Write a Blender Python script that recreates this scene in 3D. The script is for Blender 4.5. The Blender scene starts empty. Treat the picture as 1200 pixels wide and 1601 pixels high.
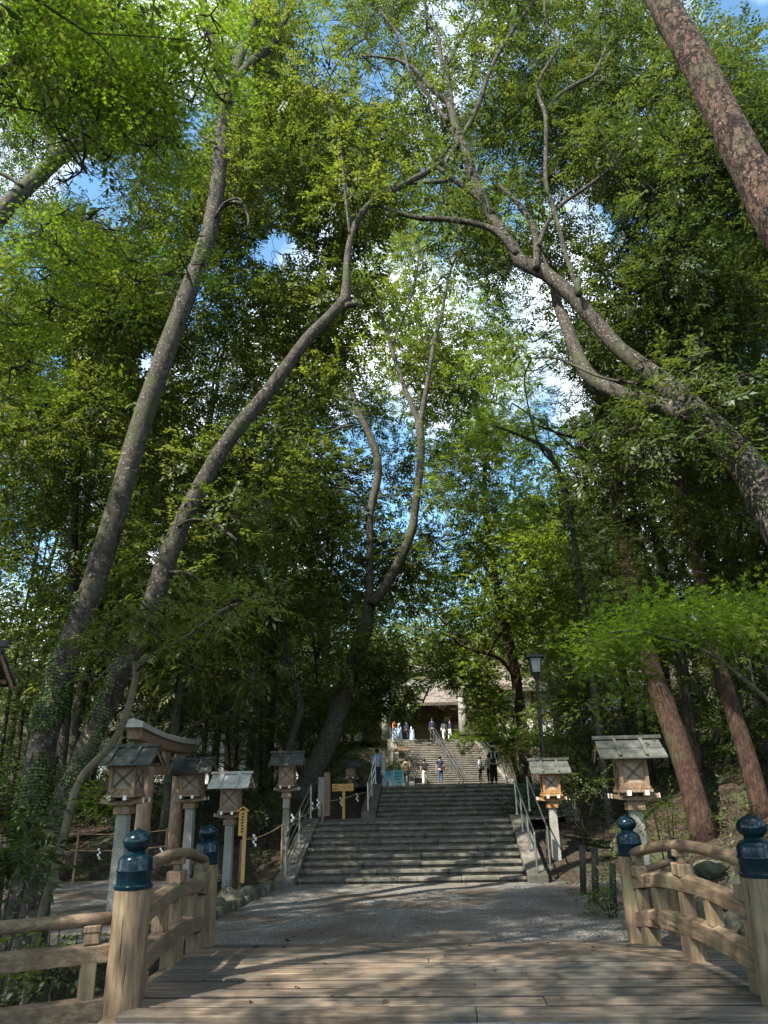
import bpy, math, random
import numpy as np
from mathutils import Vector, Matrix, Euler, noise as mnoise

# ------------------------------------------------------------------ camera
SC = bpy.context.scene
COL = SC.collection
EYE = 2.23
FPX = 1140.0
PITCH, YAW, ROLL = math.radians(20.56), math.radians(3.4), math.radians(1.2)
Fw = np.array([-math.sin(YAW)*math.cos(PITCH), math.cos(YAW)*math.cos(PITCH), math.sin(PITCH)])
R0 = np.array([math.cos(YAW), math.sin(YAW), 0.0])
U0 = np.cross(R0, Fw)
Rt = R0*math.cos(ROLL) - U0*math.sin(ROLL)
Up = U0*math.cos(ROLL) + R0*math.sin(ROLL)
cam_d = bpy.data.cameras.new('camera')
cam = bpy.data.objects.new('camera', cam_d)
COL.objects.link(cam)
cam_d.sensor_fit = 'VERTICAL'
cam_d.sensor_height = 36.0
cam_d.lens = FPX/1601.0*36.0
cam_d.clip_start = 0.05
cam_d.clip_end = 1000.0
cam.matrix_world = Matrix(((Rt[0], Up[0], -Fw[0], 0), (Rt[1], Up[1], -Fw[1], 0), (Rt[2], Up[2], -Fw[2], EYE), (0, 0, 0, 1)))
SC.camera = cam

# ------------------------------------------------------------------ sky, sun, exposure
SUN_AZ = math.radians(222)      # compass-like: direction the sun stands, measured from +Y clockwise
SUN_EL = math.radians(50)
w = bpy.data.worlds.new('World')
SC.world = w
w.use_nodes = True
nt = w.node_tree
for n in list(nt.nodes): nt.nodes.remove(n)
wo = nt.nodes.new('ShaderNodeOutputWorld')
bg = nt.nodes.new('ShaderNodeBackground')
sky = nt.nodes.new('ShaderNodeTexSky')
sky.sky_type = 'NISHITA'
sky.sun_disc = False
sky.sun_elevation = SUN_EL
sky.sun_rotation = SUN_AZ
sky.air_density = 1.0
sky.dust_density = 0.4
sky.ozone_density = 1.0
tc = nt.nodes.new('ShaderNodeTexCoord')
nz = nt.nodes.new('ShaderNodeTexNoise')
nz.inputs['Scale'].default_value = 2.6
nz.inputs['Detail'].default_value = 6
rp = nt.nodes.new('ShaderNodeValToRGB')
rp.color_ramp.elements[0].position = 0.48
rp.color_ramp.elements[1].position = 0.66
mxc = nt.nodes.new('ShaderNodeMixRGB')
mxc.inputs[2].default_value = (11.5, 11.8, 12.0, 1)
nt.links.new(tc.outputs['Generated'], nz.inputs['Vector'])
nt.links.new(nz.outputs['Fac'], rp.inputs['Fac'])
nt.links.new(rp.outputs['Color'], mxc.inputs[0])
tint = nt.nodes.new('ShaderNodeVectorMath'); tint.operation = 'MULTIPLY'; tint.inputs[1].default_value = (0.82, 1.06, 1.04)
nt.links.new(sky.outputs['Color'], tint.inputs[0])
nt.links.new(tint.outputs['Vector'], mxc.inputs[1])
nt.links.new(mxc.outputs['Color'], bg.inputs['Color'])
bg.inputs['Strength'].default_value = 0.125
nt.links.new(bg.outputs['Background'], wo.inputs['Surface'])

sd = bpy.data.lights.new('sun', 'SUN')
sun = bpy.data.objects.new('sun', sd)
COL.objects.link(sun)
sd.energy = 5.0
sd.angle = math.radians(0.5)
sd.color = (1.0, 0.93, 0.82)
sdir = Vector((math.sin(SUN_AZ)*math.cos(SUN_EL), math.cos(SUN_AZ)*math.cos(SUN_EL), math.sin(SUN_EL)))
sun.rotation_euler = sdir.to_track_quat('Z', 'Y').to_euler()
sun.location = (-20, -20, 60)
SC.view_settings.view_transform = 'Standard'
SC.view_settings.look = 'None'
SC.view_settings.exposure = 1.55
SC.view_settings.gamma = 1.0
SC.view_settings.use_curve_mapping = False
SC.cycles.max_bounces = 8
SC.cycles.diffuse_bounces = 4
SC.cycles.transmission_bounces = 6
SC.cycles.glossy_bounces = 2
SC.cycles.use_denoising = True

# ------------------------------------------------------------------ helpers
def ray(x, y): return Fw*FPX + Rt*(x-600.0) + Up*(800.5-y)
def PY(x, y, Y):
    d = ray(x, y); return np.array([0, 0, EYE]) + d*(Y/d[1])
def PZ(x, y, z):
    d = ray(x, y); return np.array([0, 0, EYE]) + d*((z-EYE)/d[2])
def depth(v): return float((np.asarray(v, float)-np.array([0, 0, EYE])) @ Fw)
def proj(v):
    v = np.asarray(v, float)-np.array([0, 0, EYE])
    zc = v @ Fw
    zc = np.where(np.abs(zc) < 1e-4, 1e-4, zc)
    return 600+FPX*(v @ Rt)/zc, 800.5-FPX*(v @ Up)/zc, zc

def empty(name, loc=(0, 0, 0), rz=0.0):
    o = bpy.data.objects.new(name, None)
    o.empty_display_size = 0.2
    COL.objects.link(o)
    o.location = tuple(float(c) for c in loc)
    o.rotation_euler = (0, 0, rz)
    return o
def tag(o, label=None, cat=None, group=None, kind=None):
    if label: o['label'] = label
    if cat: o['category'] = cat
    if group: o['group'] = group
    if kind: o['kind'] = kind
    return o
def copy_tree(o, parent=None):
    c = o.copy(); COL.objects.link(c)
    if parent is not None: c.parent = parent
    for ch in list(o.children): copy_tree(ch, c)
    return c

class MB:
    def __init__(s): s.v = []; s.f = []
    def add(s, vs, fs):
        b = len(s.v)
        s.v += [tuple(float(c) for c in p) for p in vs]
        s.f += [tuple(b+i for i in f) for f in fs]
        return s
    def box(s, c, d, rz=0.0, M=None, taper=1.0):
        x, y, z = d[0]/2, d[1]/2, d[2]/2
        vs = []
        for zz, t in ((-z, 1.0), (z, taper)):
            for xx, yy in ((-x, -y), (x, -y), (x, y), (-x, y)):
                p = Vector((xx*t, yy*t, zz))
                if M is not None: p = M @ p
                elif rz: p = Vector((p.x*math.cos(rz)-p.y*math.sin(rz), p.x*math.sin(rz)+p.y*math.cos(rz), p.z))
                vs.append((p.x+c[0], p.y+c[1], p.z+c[2]))
        return s.add(vs, [(3, 2, 1, 0), (4, 5, 6, 7), (0, 1, 5, 4), (1, 2, 6, 5), (2, 3, 7, 6), (3, 0, 4, 7)])
    def beam(s, p, q, wd, ht):
        p, q = Vector(p), Vector(q)
        d = q-p; L = d.length; d.normalize()
        side = d.cross(Vector((0, 0, 1)))
        if side.length < 1e-4: side = Vector((1, 0, 0))
        side.normalize(); up = side.cross(d)
        M = Matrix((side, d, up)).transposed()
        return s.box((p+q)/2, (wd, L, ht), M=M)
    def tube(s, pts, rad, n=10, cap=True, rough=0.0, seed=0.0):
        pts = [Vector(p) for p in pts]
        if not hasattr(rad, '__len__'): rad = [rad]*len(pts)
        T = []
        for i in range(len(pts)):
            a = pts[max(0, i-1)]; b = pts[min(len(pts)-1, i+1)]
            T.append((b-a).normalized())
        ref = Vector((0, 0, 1)) if abs(T[0].z) < 0.9 else Vector((1, 0, 0))
        nrm = (ref - T[0]*ref.dot(T[0])).normalized()
        vs = []; fs = []
        for i, p in enumerate(pts):
            nrm = (nrm - T[i]*nrm.dot(T[i])).normalized()
            bi = T[i].cross(nrm)
            for k in range(n):
                a = 2*math.pi*k/n
                r = rad[i]
                dv = nrm*math.cos(a)+bi*math.sin(a)
                if rough:
                    q = p*1.3 + dv*1.1 + Vector((seed, seed, seed))
                    r *= 1+rough*mnoise.noise(q*(0.9/max(0.15, rad[i])**0.5)) + rough*0.5*mnoise.noise(q*5)
                vs.append(p+dv*r)
        for i in range(len(pts)-1):
            for k in range(n):
                fs.append((i*n+k, i*n+(k+1) % n, (i+1)*n+(k+1) % n, (i+1)*n+k))
        if cap:
            fs.append(tuple(reversed(range(n)))); fs.append(tuple((len(pts)-1)*n+k for k in range(n)))
        return s.add(vs, fs)
    def lathe(s, prof, c=(0, 0, 0), n=20):
        vs = []; fs = []
        for r, z in prof:
            for k in range(n):
                a = 2*math.pi*k/n
                vs.append((c[0]+r*math.cos(a), c[1]+r*math.sin(a), c[2]+z))
        for i in range(len(prof)-1):
            for k in range(n):
                fs.append((i*n+k, i*n+(k+1) % n, (i+1)*n+(k+1) % n, (i+1)*n+k))
        fs.append(tuple(reversed(range(n)))); fs.append(tuple((len(prof)-1)*n+k for k in range(n)))
        return s.add(vs, fs)
    def sweep(s, pts, side, wd, ht, topbevel=0.0):
        """rectangular bar swept along pts, side = lateral unit vector"""
        sd_ = Vector(side).normalized(); vs = []; fs = []
        P = [Vector(p) for p in pts]
        for p in P:
            prof = [(-wd/2, -ht/2), (wd/2, -ht/2), (wd/2, ht/2-topbevel), (0, ht/2), (-wd/2, ht/2-topbevel)]
            for a, b in prof: vs.append(p+sd_*a+Vector((0, 0, b)))
        n = 5
        for i in range(len(P)-1):
            for k in range(n):
                fs.append((i*n+k, i*n+(k+1) % n, (i+1)*n+(k+1) % n, (i+1)*n+k))
        fs.append(tuple(reversed(range(n)))); fs.append(tuple((len(P)-1)*n+k for k in range(n)))
        return s.add(vs, fs)
    def build(s, name, mat, parent=None, world=False, smooth=False, bevel=0.0, sub=0):
        me = bpy.data.meshes.new(name)
        v = s.v
        if world and parent is not None:
            L = parent.location; v = [(a-L.x, b-L.y, c-L.z) for a, b, c in v]
        me.from_pydata(v, [], s.f)
        me.update()
        o = bpy.data.objects.new(name, me)
        COL.objects.link(o)
        if mat: me.materials.append(mat)
        if parent is not None: o.parent = parent
        if smooth: me.polygons.foreach_set('use_smooth', [True]*len(me.polygons))
        if bevel:
            m = o.modifiers.new('bevel', 'BEVEL'); m.width = bevel; m.segments = 2; m.limit_method = 'ANGLE'; m.angle_limit = math.radians(35)
        if sub:
            m = o.modifiers.new('sub', 'SUBSURF'); m.levels = sub; m.render_levels = sub
        return o

def np_mesh(name, V, k, mat, parent=None, smooth=False):
    """V (N*k,3) -> N faces of k vertices"""
    V = np.ascontiguousarray(V, dtype=np.float32)
    nv = len(V); nf = nv//k
    me = bpy.data.meshes.new(name)
    me.vertices.add(nv); me.vertices.foreach_set('co', V.ravel())
    me.loops.add(nv); me.loops.foreach_set('vertex_index', np.arange(nv, dtype=np.int32))
    me.polygons.add(nf); me.polygons.foreach_set('loop_start', np.arange(0, nv, k, dtype=np.int32))
    me.update(calc_edges=True)
    me.materials.append(mat)
    o = bpy.data.objects.new(name, me)
    COL.objects.link(o)
    if parent is not None: o.parent = parent
    return o

# ------------------------------------------------------------------ materials
def mat_new(name):
    m = bpy.data.materials.new(name); m.use_nodes = True
    nt = m.node_tree
    b = nt.nodes['Principled BSDF']
    return m, nt, b
def N(nt, t, **kw):
    n = nt.nodes.new(t)
    for k, v in kw.items():
        if k in n.inputs.keys(): n.inputs[k].default_value = v
        else: setattr(n, k, v)
    return n
def ramp(nt, stops):
    r = nt.nodes.new('ShaderNodeValToRGB')
    e = r.color_ramp.elements
    while len(e) < len(stops): e.new(0.5)
    for i, (p, c) in enumerate(stops):
        e[i].position = p; e[i].color = (c[0], c[1], c[2], 1)
    return r
def mottled(name, stops, scale=3.0, rough=0.8, stretch=(1, 1, 1), detail=6, bump=0.2, bscale=30.0, spec=0.3, metal=0.0, coord='Object', dist=0.02, second=None, island=0.0, crack=None):
    m, nt, b = mat_new(name)
    tc = N(nt, 'ShaderNodeTexCoord'); mp = N(nt, 'ShaderNodeMapping'); mp.inputs['Scale'].default_value = stretch
    nt.links.new(tc.outputs[coord], mp.inputs['Vector'])
    nz = N(nt, 'ShaderNodeTexNoise', Scale=scale, Detail=detail); nz.inputs['Roughness'].default_value = 0.62
    nt.links.new(mp.outputs['Vector'], nz.inputs['Vector'])
    r = ramp(nt, stops)
    nt.links.new(nz.outputs['Fac'], r.inputs['Fac'])
    col = r.outputs['Color']
    if second:   # (colour, scale, lo, hi) patches with a shape of their own
        c2, s2, lo, hi = second
        n2 = N(nt, 'ShaderNodeTexNoise', Scale=s2, Detail=5)
        nt.links.new(tc.outputs[coord], n2.inputs['Vector'])
        r2 = ramp(nt, [(lo, (0, 0, 0)), (hi, (1, 1, 1))])
        nt.links.new(n2.outputs['Fac'], r2.inputs['Fac'])
        mx = N(nt, 'ShaderNodeMixRGB'); mx.inputs[2].default_value = (*c2, 1)
        nt.links.new(r2.outputs['Color'], mx.inputs[0]); nt.links.new(col, mx.inputs[1])
        col = mx.outputs['Color']
    if crack:
        mc = N(nt, 'ShaderNodeMapping'); mc.inputs['Scale'].default_value = crack
        nt.links.new(tc.outputs[coord], mc.inputs['Vector'])
        nc = N(nt, 'ShaderNodeTexNoise', Scale=1.0, Detail=3); nt.links.new(mc.outputs['Vector'], nc.inputs['Vector'])
        rc = ramp(nt, [(0.30, (0.25, 0.22, 0.2)), (0.345, (1, 1, 1))]); nt.links.new(nc.outputs['Fac'], rc.inputs['Fac'])
        mk = N(nt, 'ShaderNodeMixRGB', blend_type='MULTIPLY'); mk.inputs[0].default_value = 1
        nt.links.new(col, mk.inputs[1]); nt.links.new(rc.outputs['Color'], mk.inputs[2]); col = mk.outputs['Color']
    if island:
        g = N(nt, 'ShaderNodeNewGeometry')
        mr = N(nt, 'ShaderNodeMapRange'); mr.inputs['To Min'].default_value = 1-island; mr.inputs['To Max'].default_value = 1+island
        nt.links.new(g.outputs['Random Per Island'], mr.inputs['Value'])
        vm = N(nt, 'ShaderNodeVectorMath', operation='MULTIPLY')
        nt.links.new(col, vm.inputs[0]); nt.links.new(mr.outputs['Result'], vm.inputs[1])
        col = vm.outputs['Vector']
    nt.links.new(col, b.inputs['Base Color'])
    b.inputs['Roughness'].default_value = rough
    b.inputs['Specular IOR Level'].default_value = spec
    b.inputs['Metallic'].default_value = metal
    if bump:
        n3 = N(nt, 'ShaderNodeTexNoise', Scale=bscale, Detail=5)
        nt.links.new(mp.outputs['Vector'], n3.inputs['Vector'])
        bp = N(nt, 'ShaderNodeBump', Strength=bump, Distance=dist)
        nt.links.new(n3.outputs['Fac'], bp.inputs['Height'])
        nt.links.new(bp.outputs['Normal'], b.inputs['Normal'])
    return m
def flat(name, c, rough=0.6, metal=0.0, spec=0.4, coat=0.0):
    m, nt, b = mat_new(name)
    nz = N(nt, 'ShaderNodeTexNoise', Scale=14.0, Detail=4)
    tc = N(nt, 'ShaderNodeTexCoord'); nt.links.new(tc.outputs['Object'], nz.inputs['Vector'])
    r = ramp(nt, [(0.3, [x*0.8 for x in c]), (0.7, [min(1, x*1.15) for x in c])])
    nt.links.new(nz.outputs['Fac'], r.inputs['Fac']); nt.links.new(r.outputs['Color'], b.inputs['Base Color'])
    b.inputs['Roughness'].default_value = rough; b.inputs['Metallic'].default_value = metal
    b.inputs['Specular IOR Level'].default_value = spec; b.inputs['Coat Weight'].default_value = coat
    return m
def leaf_mat(name, c0, c1, c2, trans=0.45, tgain=(2.2, 2.6, 1.2), gloss=0.06, scale=0.5):
    m = bpy.data.materials.new(name); m.use_nodes = True
    nt = m.node_tree
    for n in list(nt.nodes): nt.nodes.remove(n)
    out = N(nt, 'ShaderNodeOutputMaterial')
    tc = N(nt, 'ShaderNodeTexCoord')
    nz = N(nt, 'ShaderNodeTexNoise', Scale=scale, Detail=3)
    nt.links.new(tc.outputs['Object'], nz.inputs['Vector'])
    g = N(nt, 'ShaderNodeNewGeometry')
    ad = N(nt, 'ShaderNodeMath', operation='MULTIPLY_ADD'); ad.inputs[1].default_value = 0.45
    nt.links.new(g.outputs['Random Per Island'], ad.inputs[0]); 
    sb = N(nt, 'ShaderNodeMath', operation='SUBTRACT'); sb.inputs[1].default_value = 0.22
    nt.links.new(nz.outputs['Fac'], sb.inputs[0]); nt.links.new(sb.outputs[0], ad.inputs[2])
    r = ramp(nt, [(0.25, c0), (0.5, c1), (0.8, c2)])
    nt.links.new(ad.outputs[0], r.inputs['Fac'])
    df = N(nt, 'ShaderNodeBsdfDiffuse'); tr = N(nt, 'ShaderNodeBsdfTranslucent'); gl = N(nt, 'ShaderNodeBsdfGlossy', Roughness=0.52)
    nt.links.new(r.outputs['Color'], df.inputs['Color'])
    vm = N(nt, 'ShaderNodeVectorMath', operation='MULTIPLY'); vm.inputs[1].default_value = tgain
    nt.links.new(r.outputs['Color'], vm.inputs[0]); nt.links.new(vm.outputs['Vector'], tr.inputs['Color'])
    m1 = N(nt, 'ShaderNodeMixShader'); m1.inputs[0].default_value = trans
    nt.links.new(df.outputs[0], m1.inputs[1]); nt.links.new(tr.outputs[0], m1.inputs[2])
    m2 = N(nt, 'ShaderNodeMixShader'); m2.inputs[0].default_value = gloss
    gl.inputs['Color'].default_value = (0.42, 0.45, 0.42, 1)
    nt.links.new(m1.outputs[0], m2.inputs[1]); nt.links.new(gl.outputs[0], m2.inputs[2])
    nt.links.new(m2.outputs[0], out.inputs['Surface'])
    return m

M = {}
M['leaf_dark'] = leaf_mat('evergreen leaves', (0.021, 0.035, 0.012), (0.044, 0.066, 0.017), (0.10, 0.112, 0.032), trans=0.40, tgain=(1.7, 1.8, 0.9))
M['leaf_mid'] = leaf_mat('broad leaves', (0.036, 0.057, 0.014), (0.074, 0.100, 0.021), (0.155, 0.162, 0.042), trans=0.45, tgain=(1.7, 1.8, 0.8))
M['leaf_maple'] = leaf_mat('maple leaves', (0.062, 0.098, 0.014), (0.105, 0.145, 0.020), (0.17, 0.20, 0.034), trans=0.60, gloss=0.03, tgain=(1.5, 1.8, 0.7))
M['leaf_light'] = leaf_mat('light green leaves', (0.07, 0.105, 0.02), (0.13, 0.175, 0.032), (0.22, 0.25, 0.055), trans=0.55, tgain=(1.6, 1.75, 0.7))
M['leaf_far'] = leaf_mat('sunny leaves', (0.07, 0.10, 0.035), (0.13, 0.16, 0.05), (0.24, 0.22, 0.08), trans=0.45, tgain=(1.6, 1.7, 0.9))
M['ivy'] = leaf_mat('ivy leaves', (0.03, 0.06, 0.012), (0.06, 0.10, 0.018), (0.13, 0.17, 0.035), trans=0.25, tgain=(1.4, 1.5, .9), scale=2.0)
M['litter'] = leaf_mat('dry leaves', (0.028, 0.018, 0.011), (0.065, 0.042, 0.026), (0.17, 0.115, 0.075), trans=0.15, tgain=(1, 1, 1), gloss=0.03, scale=1.0)
def bark_mat(name, cols, crack=(10, 10, 0.9), cw=(0.40, 0.47), crackc=0.35, moss=None, lichen=0.0, scale=5.0, bump=0.8):
    m, nt, b = mat_new(name)
    tc = N(nt, 'ShaderNodeTexCoord')
    n1 = N(nt, 'ShaderNodeTexNoise', Scale=scale, Detail=8); n1.inputs['Roughness'].default_value = 0.7
    nt.links.new(tc.outputs['Object'], n1.inputs['Vector'])
    r1 = ramp(nt, cols); nt.links.new(n1.outputs['Fac'], r1.inputs['Fac']); col = r1.outputs['Color']
    mp = N(nt, 'ShaderNodeMapping'); mp.inputs['Scale'].default_value = crack
    nt.links.new(tc.outputs['Object'], mp.inputs['Vector'])
    n2 = N(nt, 'ShaderNodeTexNoise', Scale=1.0, Detail=6); n2.inputs['Roughness'].default_value = 0.65; n2.inputs['Distortion'].default_value = 0.6
    nt.links.new(mp.outputs['Vector'], n2.inputs['Vector'])
    r2 = ramp(nt, [(cw[0], (crackc, crackc, crackc)), (cw[1], (1, 1, 1))]); nt.links.new(n2.outputs['Fac'], r2.inputs['Fac'])
    mu = N(nt, 'ShaderNodeMixRGB', blend_type='MULTIPLY'); mu.inputs[0].default_value = 1
    nt.links.new(col, mu.inputs[1]); nt.links.new(r2.outputs['Color'], mu.inputs[2]); col = mu.outputs['Color']
    if lichen:
        v = N(nt, 'ShaderNodeTexNoise', Scale=22.0, Detail=3); nt.links.new(tc.outputs['Object'], v.inputs['Vector'])
        r3 = ramp(nt, [(0.62, (0, 0, 0)), (0.66, (lichen, lichen, lichen))]); nt.links.new(v.outputs['Fac'], r3.inputs['Fac'])
        mx = N(nt, 'ShaderNodeMixRGB'); mx.inputs[2].default_value = (0.24, 0.24, 0.20, 1)
        nt.links.new(r3.outputs['Color'], mx.inputs[0]); nt.links.new(col, mx.inputs[1]); col = mx.outputs['Color']
    if moss:
        v = N(nt, 'ShaderNodeTexNoise', Scale=1.6, Detail=7); nt.links.new(tc.outputs['Object'], v.inputs['Vector'])
        r4 = ramp(nt, [(moss[3], (0, 0, 0)), (moss[4], (.8, .8, .8))]); nt.links.new(v.outputs['Fac'], r4.inputs['Fac'])
        mx = N(nt, 'ShaderNodeMixRGB'); mx.inputs[2].default_value = (*moss[:3], 1)
        nt.links.new(r4.outputs['Color'], mx.inputs[0]); nt.links.new(col, mx.inputs[1]); col = mx.outputs['Color']
    nt.links.new(col, b.inputs['Base Color'])
    b.inputs['Roughness'].default_value = 0.9; b.inputs['Specular IOR Level'].default_value = 0.2
    ad = N(nt, 'ShaderNodeMath', operation='MULTIPLY_ADD'); ad.inputs[1].default_value = 0.5
    nt.links.new(n1.outputs['Fac'], ad.inputs[0]); nt.links.new(r2.outputs['Color'], ad.inputs[2])
    bp = N(nt, 'ShaderNodeBump', Strength=bump, Distance=0.04)
    nt.links.new(ad.outputs[0], bp.inputs['Height']); nt.links.new(bp.outputs['Normal'], b.inputs['Normal'])
    return m
M['bark'] = bark_mat('grey bark', [(0.32, (0.0199, 0.0166, 0.0132)), (0.5, (0.0410, 0.0346, 0.0272)), (0.70, (0.0795, 0.0706, 0.0576))], crack=(9, 9, 1.1), cw=(0.34, 0.42), moss=(0.045, 0.058, 0.022, 0.54, 0.68), lichen=0.7, scale=9)
M['bark_smooth'] = bark_mat('smooth grey bark', [(0.3, (0.0252, 0.0223, 0.0171)), (0.5, (0.0464, 0.0418, 0.0326)), (0.70, (0.0861, 0.0792, 0.0637))], crack=(6, 6, 1.5), cw=(0.30, 0.38), crackc=.5, moss=(0.05, 0.062, 0.026, 0.50, 0.66), lichen=0.6, scale=7, bump=.5)
M['bark_pale'] = bark_mat('pale thin bark', [(0.3, (0.08, 0.066, 0.045)), (0.5, (0.13, 0.108, 0.075)), (0.70, (0.20, 0.17, 0.125))], crack=(6, 6, 1.5), cw=(0.28, 0.36), crackc=.6, moss=(0.07, 0.08, 0.03, 0.55, 0.7), scale=7, bump=.4)
M['bark_dark'] = bark_mat('dark bark', [(0.3, (0.020, 0.016, 0.012)), (0.55, (0.045, 0.036, 0.026)), (0.75, (0.09, 0.075, 0.055))], moss=(0.03, 0.04, 0.015, 0.52, 0.66))
M['bark_cedar'] = bark_mat('red cedar bark', [(0.32, (0.0221, 0.0127, 0.0093)), (0.5, (0.0476, 0.0263, 0.0187)), (0.72, (0.0808, 0.0493, 0.0357))], crack=(22, 22, 0.8), cw=(0.34, 0.56), crackc=0.5, moss=(0.05, 0.052, 0.026, 0.56, 0.70), scale=6, bump=1.0)
M['bark_pine'] = bark_mat('scaly red bark', [(0.36, (0.0240, 0.0128, 0.0088)), (0.5, (0.0624, 0.0360, 0.0248)), (0.66, (0.1040, 0.0680, 0.0496))], crack=(13, 13, 6), cw=(0.42, 0.50), crackc=0.25, moss=(0.055, 0.052, 0.032, 0.50, 0.66), lichen=.5, scale=12, bump=1.2)
M['wood'] = mottled('weathered cypress', [(0.28, (0.080, 0.054, 0.032)), (0.5, (0.16, 0.113, 0.070)), (0.72, (0.26, 0.195, 0.125))], scale=4, stretch=(6, 6, 0.7), bump=0.25, bscale=14, dist=0.01, rough=0.7, second=((0.11, 0.115, 0.06), 2.0, 0.50, 0.70), crack=(34, 34, 1.3))
M['wood_h'] = mottled('weathered cypress rail', [(0.28, (0.066, 0.045, 0.028)), (0.5, (0.135, 0.095, 0.060)), (0.72, (0.225, 0.165, 0.108))], scale=4, stretch=(5, 0.6, 6), bump=0.25, bscale=14, dist=0.01, rough=0.7, second=((0.10, 0.10, 0.055), 2.0, 0.50, 0.70), crack=(30, 1.3, 34))
M['wood_x'] = mottled('weathered cypress wing', [(0.28, (0.066, 0.045, 0.028)), (0.5, (0.135, 0.095, 0.060)), (0.72, (0.225, 0.165, 0.108))], scale=4, stretch=(0.7, 6, 6), bump=0.25, bscale=14, dist=0.01, rough=0.7)
M['plank'] = mottled('deck planks', [(0.28, (0.065, 0.046, 0.031)), (0.5, (0.14, 0.105, 0.074)), (0.72, (0.24, 0.185, 0.133))], scale=5, stretch=(0.5, 7, 4), bump=0.35, bscale=9, dist=0.01, rough=0.75, second=((0.07, 0.065, 0.055), 0.9, 0.40, 0.62), island=0.25, crack=(0.9, 28, 20))
M['wood_lan'] = mottled('lantern cypress', [(0.3, (0.12, 0.072, 0.044)), (0.5, (0.20, 0.128, 0.082)), (0.72, (0.30, 0.21, 0.14))], scale=5, stretch=(5, 5, 0.8), bump=0.2, dist=0.01, rough=0.65)
M['wood_orange'] = mottled('orange cypress', [(0.3, (0.15, 0.075, 0.028)), (0.5, (0.24, 0.13, 0.05)), (0.72, (0.33, 0.19, 0.085))], scale=5, stretch=(5, 5, 0.8), bump=0.2, dist=0.01, rough=0.65)
M['wood_new'] = mottled('new yellow timber', [(0.3, (0.42, 0.24, 0.07)), (0.6, (0.55, 0.33, 0.11))], scale=5, stretch=(5, 5, 0.8), bump=0.1, dist=0.01)
M['panel'] = mottled('lantern panel', [(0.3, (0.20, 0.16, 0.12)), (0.7, (0.33, 0.27, 0.21))], scale=4, bump=0.1)
M['roof'] = mottled('weathered roof boards', [(0.3, (0.030, 0.031, 0.028)), (0.5, (0.062, 0.064, 0.058)), (0.75, (0.125, 0.127, 0.112))], scale=4, bump=0.4, rough=0.7, second=((0.05, 0.07, 0.035), 3.0, 0.52, 0.7))
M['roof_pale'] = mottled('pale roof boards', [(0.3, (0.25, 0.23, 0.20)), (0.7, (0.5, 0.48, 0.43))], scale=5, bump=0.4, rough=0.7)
M['paintwhite'] = flat('white end paint', (0.75, 0.74, 0.7))
M['granite'] = mottled('granite', [(0.3, (0.13, 0.125, 0.105)), (0.5, (0.23, 0.22, 0.19)), (0.7, (0.36, 0.35, 0.31))], scale=40, detail=3, bump=0.3, bscale=60, rough=0.85, dist=0.005, second=((0.15, 0.155, 0.095), 1.6, 0.5, 0.75))
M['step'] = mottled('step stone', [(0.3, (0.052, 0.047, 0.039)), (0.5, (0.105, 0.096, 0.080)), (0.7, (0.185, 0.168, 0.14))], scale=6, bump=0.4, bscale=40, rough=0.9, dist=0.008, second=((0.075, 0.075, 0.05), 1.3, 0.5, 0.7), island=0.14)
M['step_sunlit'] = mottled('sun-brightened step stone', [(0.3, (0.11, 0.10, 0.085)), (0.5, (0.19, 0.175, 0.15)), (0.7, (0.29, 0.27, 0.235))], scale=6, bump=0.4, bscale=40, rough=0.9, dist=0.008, second=((0.12, 0.11, 0.085), 1.3, 0.5, 0.7), island=0.14)  # brighter copy of the step stone: sunlight on the upper flight put into its colour
M['gravel'] = mottled('fine gravel', [(0.36, (0.040, 0.037, 0.033)), (0.5, (0.112, 0.106, 0.095)), (0.62, (0.29, 0.275, 0.25))], scale=32, detail=4, bump=1.0, bscale=45, rough=0.95, dist=0.03, second=((0.09, 0.07, 0.052), 0.8, 0.42, 0.62))
M['road'] = mottled('grey paving', [(0.3, (0.08, 0.08, 0.08)), (0.7, (0.16, 0.16, 0.16))], scale=30, bump=0.5, bscale=60, rough=0.9)
M['soil'] = mottled('forest floor', [(0.3, (0.012, 0.009, 0.006)), (0.5, (0.030, 0.021, 0.014)), (0.7, (0.062, 0.045, 0.03))], scale=9, bump=1.0, bscale=14, rough=1.0, dist=0.06, second=((0.035, 0.06, 0.02), 0.9, 0.55, 0.7))
M['rock'] = mottled('mossy rock', [(0.3, (0.03, 0.03, 0.022)), (0.5, (0.075, 0.07, 0.055)), (0.72, (0.16, 0.15, 0.12))], scale=4, bump=0.7, bscale=12, rough=0.95, dist=0.04, second=((0.05, 0.07, 0.018), 2.2, 0.48, 0.62))
M['moss'] = mottled('moss', [(0.3, (0.06, 0.09, 0.02)), (0.6, (0.16, 0.2, 0.05))], scale=8, bump=0.9, bscale=30, rough=1.0, dist=0.03)
M['cap'] = mottled('blue glazed metal', [(0.3, (0.002, 0.010, 0.015)), (0.6, (0.003, 0.017, 0.026)), (0.8, (0.007, 0.03, 0.04))], scale=5, bump=0.03, rough=0.2, spec=0.32, metal=0.0)
M['steel'] = flat('brushed steel', (0.62, 0.62, 0.6), rough=0.3, metal=1.0)
M['iron'] = flat('dark iron', (0.02, 0.022, 0.024), rough=0.5)
M['lampglass'] = flat('lamp glass', (0.26, 0.27, 0.28), rough=0.3)
M['paper'] = flat('white paper', (0.8, 0.8, 0.78), rough=0.8)
M['rope'] = flat('straw rope', (0.38, 0.25, 0.12), rough=0.9)
M['darkpost'] = flat('dark timber', (0.02, 0.017, 0.014), rough=0.8)
M['plaster'] = flat('white plaster', (0.6, 0.6, 0.58), rough=0.8)
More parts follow.
